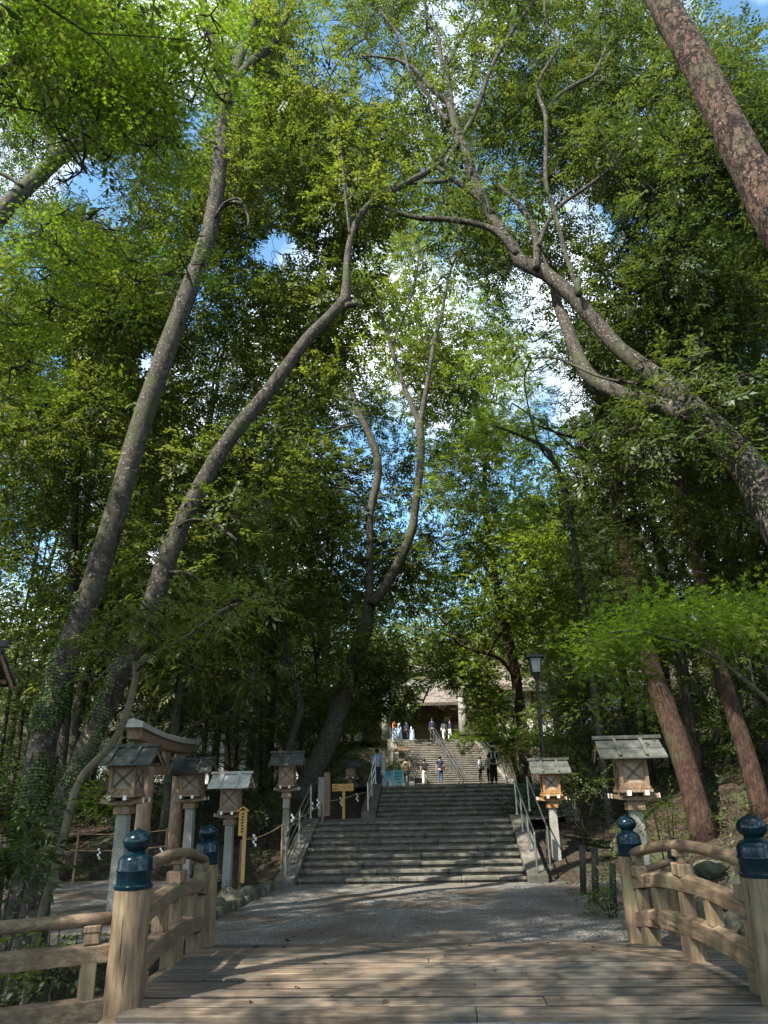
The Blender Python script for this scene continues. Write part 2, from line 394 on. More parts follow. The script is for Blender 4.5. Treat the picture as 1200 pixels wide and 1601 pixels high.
M['timber_dark'] = mottled('old timber', [(0.3, (0.07, 0.04, 0.025)), (0.7, (0.17, 0.10, 0.065))], scale=4, stretch=(4, 4, 0.7), bump=0.2)
M['tile'] = mottled('copper roof', [(0.3, (0.09, 0.075, 0.06)), (0.7, (0.19, 0.165, 0.14))], scale=3, bump=0.3)
M['skin'] = flat('skin', (0.48, 0.30, 0.21), rough=0.6)
M['hair'] = flat('black hair', (0.012, 0.01, 0.01), rough=0.5)
M['cloth_black'] = flat('black cloth', (0.018, 0.018, 0.02), rough=0.9)
M['cloth_navy'] = flat('navy cloth', (0.02, 0.03, 0.06), rough=0.9)
M['cloth_white'] = flat('white cloth', (0.72, 0.74, 0.78), rough=0.9)
M['cloth_beige'] = flat('beige cloth', (0.48, 0.36, 0.24), rough=0.9)
M['cloth_blue'] = flat('light blue cloth', (0.40, 0.55, 0.75), rough=0.9)
M['cloth_orange'] = flat('orange cloth', (0.75, 0.26, 0.08), rough=0.9)
M['cloth_jeans'] = flat('blue jeans', (0.04, 0.07, 0.13), rough=0.9)
M['ink'] = flat('black ink', (0.015, 0.013, 0.012), rough=0.8)
M['red'] = flat('red print', (0.6, 0.08, 0.04), rough=0.6)
def poster(name, top, mid, bot):
    m, nt, b = mat_new(name)
    tc = N(nt, 'ShaderNodeTexCoord'); sp = N(nt, 'ShaderNodeSeparateXYZ')
    nt.links.new(tc.outputs['Generated'], sp.inputs[0])
    nz = N(nt, 'ShaderNodeTexNoise', Scale=5.0, Detail=4); nt.links.new(tc.outputs['Generated'], nz.inputs['Vector'])
    ad = N(nt, 'ShaderNodeMath', operation='MULTIPLY_ADD'); ad.inputs[1].default_value = 0.35
    nt.links.new(nz.outputs['Fac'], ad.inputs[0]); nt.links.new(sp.outputs['Z'], ad.inputs[2])
    r = ramp(nt, [(0.2, bot), (0.6, mid), (1.05, top)]); nt.links.new(ad.outputs[0], r.inputs['Fac'])
    nt.links.new(r.outputs['Color'], b.inputs['Base Color']); b.inputs['Roughness'].default_value = 0.5
    return m
M['poster_a'] = poster('blue poster', (0.03, 0.35, 0.62), (0.25, 0.62, 0.8), (0.75, 0.82, 0.85))
M['poster_b'] = poster('teal poster', (0.05, 0.45, 0.6), (0.2, 0.6, 0.62), (0.45, 0.7, 0.65))

# ------------------------------------------------------------------ terrain
def lerp(x, xs, ys): return float(np.interp(x, xs, ys))
PATH_Y = [-40, 6.9, 7.4, 9.1, 10.8, 11.2, 19.2, 19.3, 22.9, 25.2, 28.2, 53.6, 61.8, 90.0, 140, 300]
PATH_Z = [0.36, 0.36, 0.0, -0.9, 0.0, 0.12, -0.06, -0.06, 1.05, 1.1, 2.05, 2.08, 5.40, 5.5, 16, 40]
CXY = [22.7, 28, 51, 62]; CXV = [-0.2, 1.2, 1.9, 0.2]
def smooth(t): t = np.clip(t, 0, 1); return t*t*(3-2*t)
def zg(x, y):
    x = np.asarray(x, float); y = np.asarray(y, float)
    base = np.interp(y, PATH_Y, PATH_Z)
    bank = np.interp(y, [-40, 6, 9.1, 12, 20, 22.7, 28, 51, 60, 90, 140, 300], [0.35, 0.3, -0.7, 0.0, 0.12, 0.9, 2.0, 2.3, 4.6, 6, 16, 40])
    cx = np.interp(y, CXY, CXV); hwx = np.interp(y, [24, 28, 53, 62, 90], [0, 1.6, 2.2, 2.6, 8.0])
    dx = x-cx; dx = np.sign(dx)*np.maximum(0, np.abs(dx)-hwx)
    # left side
    lft = smooth((-dx-3.75)/0.8)
    zl = bank*1.0
    sidep = smooth((y-11)/1.0)*(1-smooth((y-20.5)/1.5))
    zl = zl*(1-sidep) + 0.0*sidep
    zl = zl + 0.06*np.clip(-dx-12, 0, 100)
    rgt = smooth((dx-3.6)/1.0)
    zr = bank + 0.42*np.clip(dx-5.0, 0, 14) + 0.2*np.clip(dx-19, 0, 60)
    z = base*(1-lft)*(1-rgt) + zl*lft + zr*rgt
    away = np.maximum(lft, rgt)
    n = 0.10*np.sin(x*1.3+y*0.7)*np.sin(y*0.9-x*0.4)+0.06*np.sin(x*3.1+1)*np.sin(y*2.7)
    sp2 = lft*sidep*smooth((x+11)/1.5)
    return z + n*away*(1-sp2) - 0.0
xs = np.concatenate([np.linspace(-160, -26, 22), np.linspace(-25, 25, 151), np.linspace(26, 160, 22)])
ys = np.concatenate([np.linspace(-60, -1, 12), np.linspace(0, 64, 193), np.linspace(66, 300, 36)])
X, Y = np.meshgrid(xs, ys)
Z = zg(X, Y)
V = np.stack([X.ravel(), Y.ravel(), Z.ravel()], 1)
nx = len(xs)
F = []
for j in range(len(ys)-1):
    for i in range(nx-1):
        a = j*nx+i; F.append((a, a+1, a+1+nx, a+nx))
me = bpy.data.meshes.new('ground'); me.from_pydata(V.tolist(), [], F); me.materials.append(M['soil'])
me.polygons.foreach_set('use_smooth', [True]*len(F))
g = bpy.data.objects.new('ground', me); COL.objects.link(g); tag(g, kind='structure')

def sheet(name, poly_rows, mat, thick=0.0):
    """poly_rows: list of (y, xl, xr, z) -> strip"""
    vs = []; fs = []
    nseg = 14
    for (y, xl, xr, z) in poly_rows:
        for k in range(nseg+1):
            x = xl+(xr-xl)*k/nseg
            vs.append((x, y, z + 0.02*math.sin(x*2.1+y)*math.sin(y*1.3)*(0 < k < nseg)))
    for r in range(len(poly_rows)-1):
        for k in range(nseg):
            a = r*(nseg+1)+k; fs.append((a, a+1, a+nseg+2, a+nseg+1))
    b = MB(); b.add(vs, fs)
    o = b.build(name, mat); tag(o, kind='structure'); return o
def jit(s): return random.uniform(-s, s)
random.seed(4)
rows = []
for i in range(34):
    y = 11.0+(19.35-11.0)*i/33
    rows.append((y, lerp(y, [11, 13.5, 19.3], [-3.35, -3.85, -3.75])+jit(0.04), lerp(y, [11, 13, 16, 19.3], [4.3, 3.95, 3.55, 3.1])+jit(0.05), lerp(y, [11, 19.3], [0.2, 0.03])))
sheet('gravel_court', rows, M['gravel'])
sheet('road', [(-30, -14, 14, 0.40), (3, -6, 9, 0.42), (6.95, -3.3, 5.6, 0.43)], M['road'])
sheet('side_path', [(12.5, -11, -5.4, 0.02), (15, -14, -5.0, 0.03), (18, -17, -5.4, 0.03), (20.6, -18, -6.2, 0.04)], M['gravel'])
sheet('landing', [(22.5, -4.4, 3.2, 1.262), (25.05, -4.4, 4.2, 1.264)], M['gravel'])
sheet('upper_court', [(27.9, -3.5, 6.5, 2.19), (35, -4, 7.5, 2.19), (53.5, -5, 8, 2.19)], M['gravel'])
sheet('shrine_court', [(60.7, -12, 8, 5.56), (90, -24, 8, 5.58)], M['gravel'])

# ------------------------------------------------------------------ stairs
def stairs(label, org, yaw, xl, xr, n, tread, riser, z0, cheekL=True, cheekR=True, seed=1, group=None, mat='step'):
    rnd = random.Random(seed)
    root = empty('stone_stairs', (org[0], org[1], z0), yaw)
    tag(root, label, 'stairs')
    for i in range(n):
        b = MB(); x = xl
        z = (i+1)*riser; y = i*tread
        while x < xr-0.01:
            L = rnd.uniform(0.9, 1.9); x2 = min(xr, x+L)
            if xr-x2 < 0.4: x2 = xr
            dy = rnd.uniform(-0.012, 0.012)
            b.box(((x+x2)/2, y+tread/2+0.02+dy, z-0.035), (x2-x-0.010, tread+0.1, 0.07))
            b.box(((x+x2)/2, y+tread/2+0.06+dy, z-0.07-(riser-0.07)/2-0.01), (x2-x-0.016, tread+0.05, riser-0.05))
            x = x2
        b.build('step', M[mat], root, bevel=0.014)
    H = n*riser; L = n*tread
    for side, on in ((-1, cheekL), (1, cheekR)):
        if not on: continue
        x = (xl-0.24) if side < 0 else (xr+0.24)
        ww = 0.46
        vs = []
        for xx in (x-ww/2, x+ww/2):
            vs += [(xx, -0.35, -0.3), (xx, L+0.2, -0.3), (xx, L+0.2, H+0.10), (xx, L-0.1, H+0.10), (xx, 0.0, 0.26), (xx, -0.35, 0.20)]
        fs = [(0, 1, 2, 3, 4, 5), (11, 10, 9, 8, 7, 6)]+[(k, 6+k, 6+(k+1) % 6, (k+1) % 6) for k in range(6)]
        fs = [tuple(reversed(f)) for f in fs]
        MB().add(vs, fs).build('side_wall', M[mat], root, bevel=0.02)
    return root
stairs('lowest broad flight of grey stone steps rising from the gravel court', (0, 19.3, 0), 0.0, -3.42, 2.04, 9, 0.38, 0.14, 0.02, seed=3)
stairs('middle flight of shaded stone steps between the landing and the upper court', (0, 25.0, 0), 0.0, -1.93, 3.9, 7, 0.43, 0.133, 1.262, seed=5)
R3 = math.radians(11)
stairs('long sunlit upper flight of stone steps with three handrails climbing to the shrine', (-1.48, 51.2, 0), R3, 0.0, 6.3, 24, 0.37, 0.1405, 2.19, seed=8, cheekL=True, mat='step_sunlit')
kb = MB(); x = -4.2
while x < 3.0:
    kb.box((x+0.6, 19.08, 0.0), (1.18, 0.28, 0.1)); x += 1.2
tag(kb.build('paving_edge', M['step'], bevel=0.01), 'flat stone kerb at the foot of the lowest steps', 'kerb')

def handrail(label, pts, posts, nr=3, h=0.9, gap=0.27, r=0.021, group='steel handrails beside the stairs'):
    """pts: foot polyline of world points"""
    root = empty('handrail', pts[0]); tag(root, label, 'handrail', group)
    for k in range(nr):
        b = MB(); hh = h-k*gap
        P = [Vector(p)+Vector((0, 0, hh)) for p in pts]
        b.tube(P, r, 10); b.build('rail', M['steel'], root, world=True, smooth=False)
    for t in posts:
        i = int(t); f = t-i
        a = Vector(pts[i]); c = Vector(pts[min(i+1, len(pts)-1)])
        p = a.lerp(c, f)
        MB().tube([p-Vector((0, 0, 0.05)), p+Vector((0, 0, h-0.01))], 0.026, 10).lathe([(0.055, -0.01), (0.055, 0.015), (0.03, 0.02)], tuple(p)).build('post', M['steel'], root, world=True)
    return root
handrail('steel handrail with three bars on the left of the lowest steps', [(-3.67, 19.1, 0.2), (-3.67, 22.75, 1.4)], [0, 0.5, 0.999])
handrail('steel handrail with bars on the right of the lowest steps', [(2.28, 19.1, 0.2), (2.28, 22.75, 1.4)], [0, 0.33, 0.67, 0.999], nr=2, gap=0.4)
handrail('short steel handrail at the left edge of the middle steps', [(-2.18, 24.85, 1.42), (-2.18, 28.1, 2.3)], [0, 0.5, 0.999])
handrail('steel handrail half hidden by leaves right of the lowest steps', [(2.66, 19.6, 0.3), (2.66, 22.9, 1.5)], [0, 0.999], nr=1)
def r3(x, d, z=0): return (-1.48+x*math.cos(R3)-d*math.sin(R3), 51.2+x*math.sin(R3)+d*math.cos(R3), 2.19+z)
for lx, lab in ((-0.1, 'left'), (3.1, 'middle'), (6.35, 'right')):
    for off, l2 in ((-0.13, 'inner'), (0.13, 'outer')):
        handrail(f'{"left" if off < 0 else "right"} bar set of the paired steel handrails on the {lab} line of the upper steps', [r3(lx+off, -0.1, 0.05), r3(lx+off, 9.0, 3.45)], [0, 0.25, 0.5, 0.75, 0.999], nr=2, gap=0.3, r=0.024, group='paired steel handrails on the upper stairs')

# ------------------------------------------------------------------ bridge
bridge = empty('wooden_bridge', (0, 9.1, 0.3))
tag(bridge, 'arched wooden footbridge with plank deck and railings capped in dark blue onion finials', 'bridge')
YN, YF = 7.3, 11.0
pLN = PY(209, 1380, YN); pLF = PY(320, 1390, YF); pRN = PY(1190, 1380, YN); pRF = PY(992, 1390, YF)
XL = (pLN[0], pLF[0]); XR = (pRN[0], pRF[0])
def deckz(y): 
    t = (y-6.9)/(11.35-6.9)
    return 0.46-0.25*t+0.10*4*t*(1-t)
b = MB(); gf = MB(); y = 6.98
rnd = random.Random(11)
while y < 11.3:
    t = (y-YN)/(YF-YN)
    pw = 0.30
    xl = XL[0]+(XL[1]-XL[0])*t+0.02; xr = 3.35+0.1*t
    # planks in two or one length
    cuts = [xl, xr] if rnd.random() < 0.45 else [xl, rnd.uniform(-1.2, 1.4), xr]
    for a, c in zip(cuts[:-1], cuts[1:]):
        zc = deckz(y+pw/2)-0.035+rnd.uniform(-0.006, 0.006)
        sl = math.atan2(deckz(y+pw)-deckz(y), pw)
        b.box(((a+c)/2, y+pw/2, zc), (c-a-0.006, pw-rnd.uniform(0.055, 0.078), 0.07), M=Euler((sl, 0, rnd.uniform(-0.0012, 0.0012))).to_matrix())
    gf.box(((xl+xr)/2, y+pw, deckz(y+pw)-0.032), (xr-xl-0.05, 0.085, 0.045))
    y += pw
gf.build('joint', M['darkpost'], bridge, world=True)
b.build('deck', M['plank'], bridge, world=True, bevel=0.008)
for sx in (0, 1):
    xa, xb = ((XL[0]+0.0, XL[1]+0.0) if sx == 0 else (3.43, 3.5))
    pts = [(xa+(xb-xa)*k/14, 6.95+4.35*k/14, deckz(6.95+4.35*k/14)-0.2) for k in range(15)]
    MB().sweep(pts, (1, 0, 0), 0.16, 0.34).build('girder', M['wood_h'], bridge, world=True, bevel=0.012)
b = MB()
for yy in (7.1, 11.2):
    b.box((0.1, yy, -0.3), (6.9, 0.35, 1.0))
b.build('abutment', M['step'], bridge, world=True, bevel=0.02)
CAPP = [(0.0, 0.0), (0.165, 0.0), (0.172, 0.012), (0.172, 0.03), (0.160, 0.04), (0.158, 0.14), (0.166, 0.15), (0.166, 0.165), (0.157, 0.175), (0.155, 0.235), (0.145, 0.262), (0.118, 0.285), (0.085, 0.30), (0.078, 0.315),
        (0.086, 0.33), (0.110, 0.345), (0.126, 0.375), (0.130, 0.405), (0.118, 0.44), (0.092, 0.468), (0.055, 0.488), (0.022, 0.502), (0.004, 0.515)]
def bpost(x, y, zb, ztop, s=1.0):
    """ztop = tip of the finial"""
    zc = ztop-0.515*s
    pr = [(0.158*s, zb), (0.160*s, zb+0.3), (0.166*s, (zb+zc)/2), (0.163*s, zc)]
    o = MB().lathe(pr, (x, y, 0), 28).build('post', M['wood'], bridge, world=True, smooth=True)
    m = o.modifiers.new('e', 'EDGE_SPLIT'); m.split_angle = math.radians(50)
    o = MB().lathe([(r*s, z*s) for r, z in CAPP], (x, y, zc), 32).build('finial', M['cap'], bridge, world=True, smooth=True)
    m = o.modifiers.new('e', 'EDGE_SPLIT'); m.split_angle = math.radians(45)
    return zc
ZTN, ZTF = 1.93, 1.80
for x, y, zb, zt in ((XL[0], YN, -0.3, PY(211, 1294, YN)[2]), (XL[1], YF, -0.2, PY(318, 1288, YF)[2]), (XR[0], YN, -0.3, PY(1190, 1271, YN)[2]), (XR[1], YF, -0.2, PY(990, 1273, YF)[2])):
    bpost(x, y, zb, zt)
def railing(xa, xb):
    n = 20; side = (1, 0, 0)
    def arc(z0, z1, rise, ya=YN+0.12, yb=YF-0.10):
        out = []
        for k in range(n+1):
            t = k/n
            yy = ya+(yb-ya)*t; tt = (yy-YN)/(YF-YN)
            out.append((xa+(xb-xa)*tt, yy, z0+(z1-z0)*t+rise*4*t*(1-t)))
        return out
    top = arc(1.50, 1.31, 0.13); mid = arc(1.11, 0.97, 0.13); low = arc(0.72, 0.55, 0.12)
    MB().tube(top, 0.062, 18).build('handrail', M['wood_h'], bridge, world=True, smooth=True)
    MB().sweep(mid, side, 0.15, 0.17, 0.035).build('middle_rail', M['wood_h'], bridge, world=True, bevel=0.008)
    MB().sweep(low, side, 0.17, 0.20, 0.03).build('lower_rail', M['wood_h'], bridge, world=True, bevel=0.008)
    for t in (0.03, 0.5, 0.97):
        k = int(round(t*n)); p = top[k]; q = mid[k]
        b = MB(); b.box((q[0], q[1], q[2]+0.125), (0.17, 0.26, 0.13)); b.build('block', M['wood'], bridge, world=True, bevel=0.012)
        b = MB(); b.box((q[0], q[1], (q[2]+0.19+p[2]-0.06)/2), (0.08, 0.10, p[2]-q[2]-0.25)); b.box((p[0], p[1], p[2]-0.075), (0.15, 0.12, 0.07)); b.build('neck', M['wood'], bridge, world=True, bevel=0.008)
    for t in (0.05, 0.28, 0.5, 0.73, 0.95):
        k = int(round(t*n)); p = mid[k]; q = low[k]
        MB().box((p[0], p[1], (p[2]+q[2])/2), (0.13, 0.15, p[2]-q[2]-0.17)).build('strut', M['wood'], bridge, world=True, bevel=0.008)
    for t in (0.06, 0.5, 0.92):
        k = int(round(t*n)); q = low[k]; dz = deckz(q[1])
        MB().box((q[0], q[1], (q[2]-0.1+dz)/2-0.02), (0.16, 0.32, max(0.06, q[2]-0.1-dz+0.06))).build('foot_block', M['wood'], bridge, world=True, bevel=0.01)
railing(*XL); railing(*XR)
def wing(p0, p1, hs, zb, endpost, r=0.055):
    p0 = Vector(p0); p1 = Vector(p1); d = (p1-p0); d.z = 0
    side = Vector((-d.y, d.x, 0)).normalized()
    def L(z0, z1, n=8): return [(p0.x+d.x*k/n, p0.y+d.y*k/n, z0+(z1-z0)*k/n) for k in range(n+1)]
    (a0, a1), (b0, b1), (c0, c1) = hs
    MB().tube(L(a0, a1), r, 18).build('handrail', M['wood_x'], bridge, world=True, smooth=True)
    MB().sweep(L(b0, b1), side, 0.12, 0.16, 0.02).build('middle_rail', M['wood_x'], bridge, world=True, bevel=0.008)
    MB().sweep(L(c0, c1), side, 0.14, 0.20, 0.02).build('lower_rail', M['wood_x'], bridge, world=True, bevel=0.008)
    for t in (0.10, 0.75):
        x, y = p0.x+d.x*t, p0.y+d.y*t
        az = math.atan2(d.y, d.x)
        bz = b0+(b1-b0)*t; cz = c0+(c1-c0)*t; aa = a0+(a1-a0)*t
        MB().box((x, y, (bz+cz)/2-0.3), (0.13, 0.12, bz-cz+0.5), az).build('strut', M['wood'], bridge, world=True, bevel=0.008)
        MB().box((x, y, bz+0.14), (0.13, 0.12, 0.14), az, taper=0.85).box((x, y, aa-0.07), (0.15, 0.12, 0.06), az).build('block', M['wood'], bridge, world=True, bevel=0.01)
# near left wing
wl = PY(0, 1452, 6.75)
wing((XL[0]-0.13, YN-0.02, 0), (wl[0]-0.9, 6.35, 0), ((1.16, 1.16), (0.90, 0.90), (0.47, 0.47)), 0, None)
# far right wing with its smaller capped post
wr = PY(1055, 1330, 12.1)
wing((XR[1]+0.15, YF+0.05, 0), (wr[0]-0.1, 12.05, 0), ((1.10, 1.10), (0.86, 0.86), (0.48, 0.48)), 0, None, r=0.045)
bpost(wr[0], 12.1, -0.4, PY(1055, 1309, 12.1)[2], 0.72)

# ------------------------------------------------------------------ lanterns
def lantern_proto(hp=1.9, pale=False, wood='wood_lan'):
    root = empty('wooden_lantern')
    w2 = 0.14
    o = MB().box((0, 0, hp/2-0.3), (0.27, 0.27, hp+0.6), taper=0.88).build('pillar', M['granite'], root, bevel=0.012)
    b = MB(); b.box((0, 0, hp+0.07), (0.34, 0.34, 0.14)); b.box((0, 0, hp+0.17), (0.24, 0.24, 0.09)); b.build('neck', M[wood], root, bevel=0.01)
    for k in (0, 1):
        for s in (-1, 1):
            b = MB(); n = 6; pts = []
            for i in range(n+1):
                t = i/n; x = -0.46+0.92*t; zz = hp+0.22+0.05*(2*t-1)**2
                pts.append((x, 0.17*s, zz) if k == 0 else (0.17*s, x, zz+0.055))
            b.sweep(pts, (0, 1, 0) if k == 0 else (1, 0, 0), 0.07, 0.085)
            b.build('bracket', M[wood], root, bevel=0.006)
            if k == 1:
                for e in (-1, 1): MB().box((0.17*s, 0.4635*e, hp+0.325), (0.074, 0.01, 0.09)).build('bracket_end', M['paintwhite'], root)
            else:
                for e in (-1, 1): MB().box((0.4635*e, 0.17*s, hp+0.27), (0.01, 0.074, 0.09)).build('bracket_end', M['paintwhite'], root)
    z0 = hp+0.36
    MB().box((0, 0, z0), (0.66, 0.66, 0.06)).box((0, 0, z0+0.06), (0.60, 0.60, 0.05)).build('platform', M[wood], root, bevel=0.006)
    zb, zt = z0+0.085, z0+0.62
    b = MB()
    for sx in (-1, 1):
        for sy in (-1, 1): b.box((sx*0.25, sy*0.25, (zb+zt)/2), (0.07, 0.07, zt-zb))
    for zz, hh in ((zb+0.035, 0.07), (zt-0.04, 0.08)):
        for s in (-1, 1):
            b.box((0, s*0.25, zz), (0.43, 0.06, hh)); b.box((s*0.25, 0, zz), (0.06, 0.43, hh))
    b.build('frame', M[wood], root, bevel=0.005)
    za, zc = zb+0.07, zt-0.08
    for s, ax in ((-1, 0), (1, 0), (-1, 1), (1, 1)):
        pn = MB(); lt = MB()
        if ax == 0: pn.box((0, s*0.235, (za+zc)/2), (0.43, 0.012, zc-za))
        else: pn.box((s*0.235, 0, (za+zc)/2), (0.012, 0.43, zc-za))
        h2 = 0.2; zm = (za+zc)/2; hz = (zc-za)/2
        for q in (-1, 1):
            for o_ in (-0.02, 0.02):
                p = (-h2, 0, zm-q*hz*0.92+o_); r_ = (h2, 0, zm+q*hz*0.92+o_)
                if ax == 0: lt.beam((p[0], s*(0.247+0.003*q), p[2]), (r_[0], s*(0.247+0.003*q), r_[2]), 0.008, 0.018)
                else: lt.beam((s*(0.247+0.003*q), p[0], p[2]), (s*(0.247+0.003*q), r_[0], r_[2]), 0.008, 0.018)
        po = pn.build('panel', M['panel'], root); lt.build('lattice', M['timber_dark'], po)
    # gabled roof, ridge along x
    rl = 0.64; zr = zt+0.30; ze = zt-0.02; dp = 0.50
    rm = M['roof_pale'] if pale else M['roof']
    rf = MB()
    for s in (-1, 1):
        # lower and upper board on each slope
        for (t0, t1, lift) in ((0.0, 0.56, 0.0), (0.50, 1.0, 0.03)):
            y0 = dp*(1-t0); y1 = dp*(1-t1)
            zz0 = ze+(zr-ze)*t0+lift; zz1 = ze+(zr-ze)*t1+lift
            th = 0.035; ee = 0.0 if t0 else 0.02
            vs = []
            for xx in (-rl-ee, rl+ee):
                vs += [(xx, s*y0, zz0), (xx, s*max(y1, 0.002), zz1), (xx, s*max(y1, 0.002), zz1+th), (xx, s*y0, zz0+th)]
            fs = [(0, 1, 2, 3), (7, 6, 5, 4), (0, 4, 5, 1), (1, 5, 6, 2), (2, 6, 7, 3), (3, 7, 4, 0)]
            if s > 0: fs = [tuple(reversed(f)) for f in fs]
            rf.add(vs, fs)
    ro = rf.build('roof', rm, root, bevel=0.005)
    for s in (-1, 1):
        for xx in (-0.26, 0.26): MB().beam((xx, s*dp*1.0, ze+0.06), (xx, s*0.03, zr+0.09), 0.06, 0.045).build('batten', rm, ro, bevel=0.004)
    MB().box((0, 0, zr+0.11), (2*rl+0.1, 0.10, 0.07)).build('ridge', rm, ro, bevel=0.006)
    gb = MB()
    for sx in (-1, 1):
        gb.add([(sx*0.30, -0.27, zt), (sx*0.30, 0.27, zt), (sx*0.30, 0.03, zr), (sx*0.30, -0.03, zr), (sx*0.285, -0.27, zt), (sx*0.285, 0.27, zt), (sx*0.285, 0.03, zr), (sx*0.285, -0.03, zr)],
               [(0, 1, 2, 3), (7, 6, 5, 4), (0, 4, 5, 1), (1, 5, 6, 2), (2, 6, 7, 3), (3, 7, 4, 0)])
        for s in (-1, 1): gb.beam((sx*(rl-0.03), s*(dp-0.03), ze-0.03), (sx*(rl-0.03), s*0.0, zr-0.025), 0.03, 0.06)
    for s in (-1, 1): gb.box((0, s*0.30, zt+0.02), (2*rl-0.12, 0.05, 0.05))
    gb.build('gable', M[wood], root, bevel=0.004)
    return root
LAN_TOP = 1.9+0.36+0.62+0.30+0.145
lp = lantern_proto(); lq = lantern_proto(pale=True); lo = lantern_proto(wood='wood_orange')
def place_lantern(src, px, roof_top_py, roofw_px, base_z, label, first=False, rz=0.0, group='wooden lanterns on stone pillars lining the approach', Yf=None):
    # distance from apparent roof width
    s = 1.0
    Yd = Yf
    if Yd is None:
        zc = 1.38*1140/roofw_px
        Yd = 10.0
        for _ in range(20):
            p = PY(px, roof_top_py, Yd); Yd *= zc/depth(p)
    p = PY(px, roof_top_py, Yd)
    s = (p[2]-base_z)/LAN_TOP
    o = src if first else copy_tree(src)
    o.location = (p[0], p[1], base_z); o.scale = (s, s, s) if Yf is None else (s*roofw_px*depth(p)/1140/1.38/s,)*2+(s,)
    o.rotation_euler = (0, 0, rz)
    tag(o, label, 'lantern', group)
    return o
place_lantern(lp, 978, 1150, 110, -0.1, 'large wooden lantern on a granite pillar behind the far right bridge post', True, rz=-0.03)
place_lantern(lp, 204, 1163, 104, 0.0, 'dark-roofed lantern behind the near left bridge post, crossed by a slanting stem')
place_lantern(lp, 303, 1184, 78, 0.0, 'second dark-roofed lantern from the left, behind the far left bridge post')
place_lantern(lq, 363, 1206, 66, 0.0, 'sunlit lantern with a pale board roof and white lit pillar by the mossy boulders', True, Yf=17.2)
place_lantern(lp, 450, 1174, 55, 0.3, 'lantern with dark roof left of the steel handrail at the foot of the leaning tree', Yf=21.8)
place_lantern(lp, 548, 1188, 34, 1.26, 'small far lantern behind the yellow sign board beside the landing', Yf=29)
place_lantern(lo, 856, 1185, 64, -0.05, 'orange-toned lantern under a black street lamp right of the lowest steps', True, Yf=20.8)
place_lantern(lp, 852, 1150, 42, 1.0, 'lantern roof in shadow directly behind the street lamp pole')
place_lantern(lp, 82, 1223, 44, 0.2, 'small distant lantern seen between the two ivy-clad trunks')
place_lantern(lp, 502, 1155, 40, 1.3, 'shadowed lantern half hidden behind the leaning tree trunk')
place_lantern(lp, 402, 1196, 36, 0.6, 'dim lantern roof peeping out between the pale-roofed lantern and the leaning tree')
place_lantern(lp, 915, 1146, 40, 1.2, 'dim lantern in the woods just left of the large right lantern')
o = place_lantern(lp, -56, 1004, 140, 0.3, 'lantern at the left edge of the view of which only an eave corner shows', Yf=9.0)

# small torii gate on the left, seen end-on
ta = PY(206, 1140, 16.4); tb = PY(300, 1166, 23.6)
tor = empty('torii_gate', (ta[0]*0.7+tb[0]*0.3, ta[1]*0.7+tb[1]*0.3, 0))
tag(tor, 'unpainted wooden torii gate with pale curved top beam standing behind the left lanterns', 'gate')
A = Vector(ta); Bv = Vector(tb); dv = (Bv-A); dv.z = 0; sd2 = Vector((-dv.y, dv.x, 0)).normalized()
zt_ = 3.45
MB().sweep([A+dv*(k/14)+Vector((0, 0, zt_+0.10+0.10*(2*k/14-1)**2-A.z)) for k in range(15)], sd2, 0.46, 0.20, 0.08).build('top_beam_cover', M['roof_pale'], tor, world=True, bevel=0.01)
MB().sweep([A+dv*(0.03+0.94*k/14)+Vector((0, 0, zt_-0.12+0.10*(2*k/14-1)**2-A.z)) for k in range(15)], sd2, 0.32, 0.24).build('top_beam', M['wood_lan'], tor, world=True, bevel=0.01)
MB().sweep([A+dv*(0.14+0.72*k/4)+Vector((0, 0, 2.72-A.z)) for k in range(5)], sd2, 0.16, 0.24).build('tie_beam', M['wood_lan'], tor, world=True, bevel=0.01)
for t in (0.24, 0.76):
    p = A+dv*t; MB().lathe([(0.19, -0.3), (0.185, 0.5), (0.165, zt_-0.24)], (p.x, p.y, 0), 20).build('pillar', M['wood_lan'], tor, world=True, smooth=True)
p = A+dv*0.5; MB().box((p.x, p.y, 3.03), (0.1, 0.35, 0.38)).build('strut', M['wood_lan'], tor, world=True)

# ------------------------------------------------------------------ street lamp
p = PY(842, 1100, 22.5)
sl = empty('street_lamp', (p[0], p[1], 0.3)); tag(sl, 'tall black street lamp with white glass box behind the orange-toned lantern', 'street lamp')
zh = PY(842, 1052, 22.5)[2]
MB().tube([(p[0], p[1], 0.0), (p[0], p[1], zh-0.25)], [0.06, 0.045], 12).lathe([(0.05, zh-0.25), (0.12, zh-0.02), (0.13, zh)], (p[0], p[1], 0), 12).build('pole', M['iron'], sl, world=True)
MB().box((p[0], p[1], zh+0.22), (0.24, 0.24, 0.40), M=Matrix.Identity(3), taper=1.35).build('lamp_glass', M['lampglass'], sl, world=True)
b = MB(); b.box((p[0], p[1], zh+0.47), (0.56, 0.56, 0.06)); b.box((p[0], p[1], zh+0.54), (0.4, 0.4, 0.07), taper=0.5)
for sx in (-1, 1):
    for sy in (-1, 1): b.beam((p[0]+sx*0.125, p[1]+sy*0.125, zh), (p[0]+sx*0.17, p[1]+sy*0.17, zh+0.45), 0.025, 0.025)
b.build('lamp_cap', M['iron'], sl, world=True)

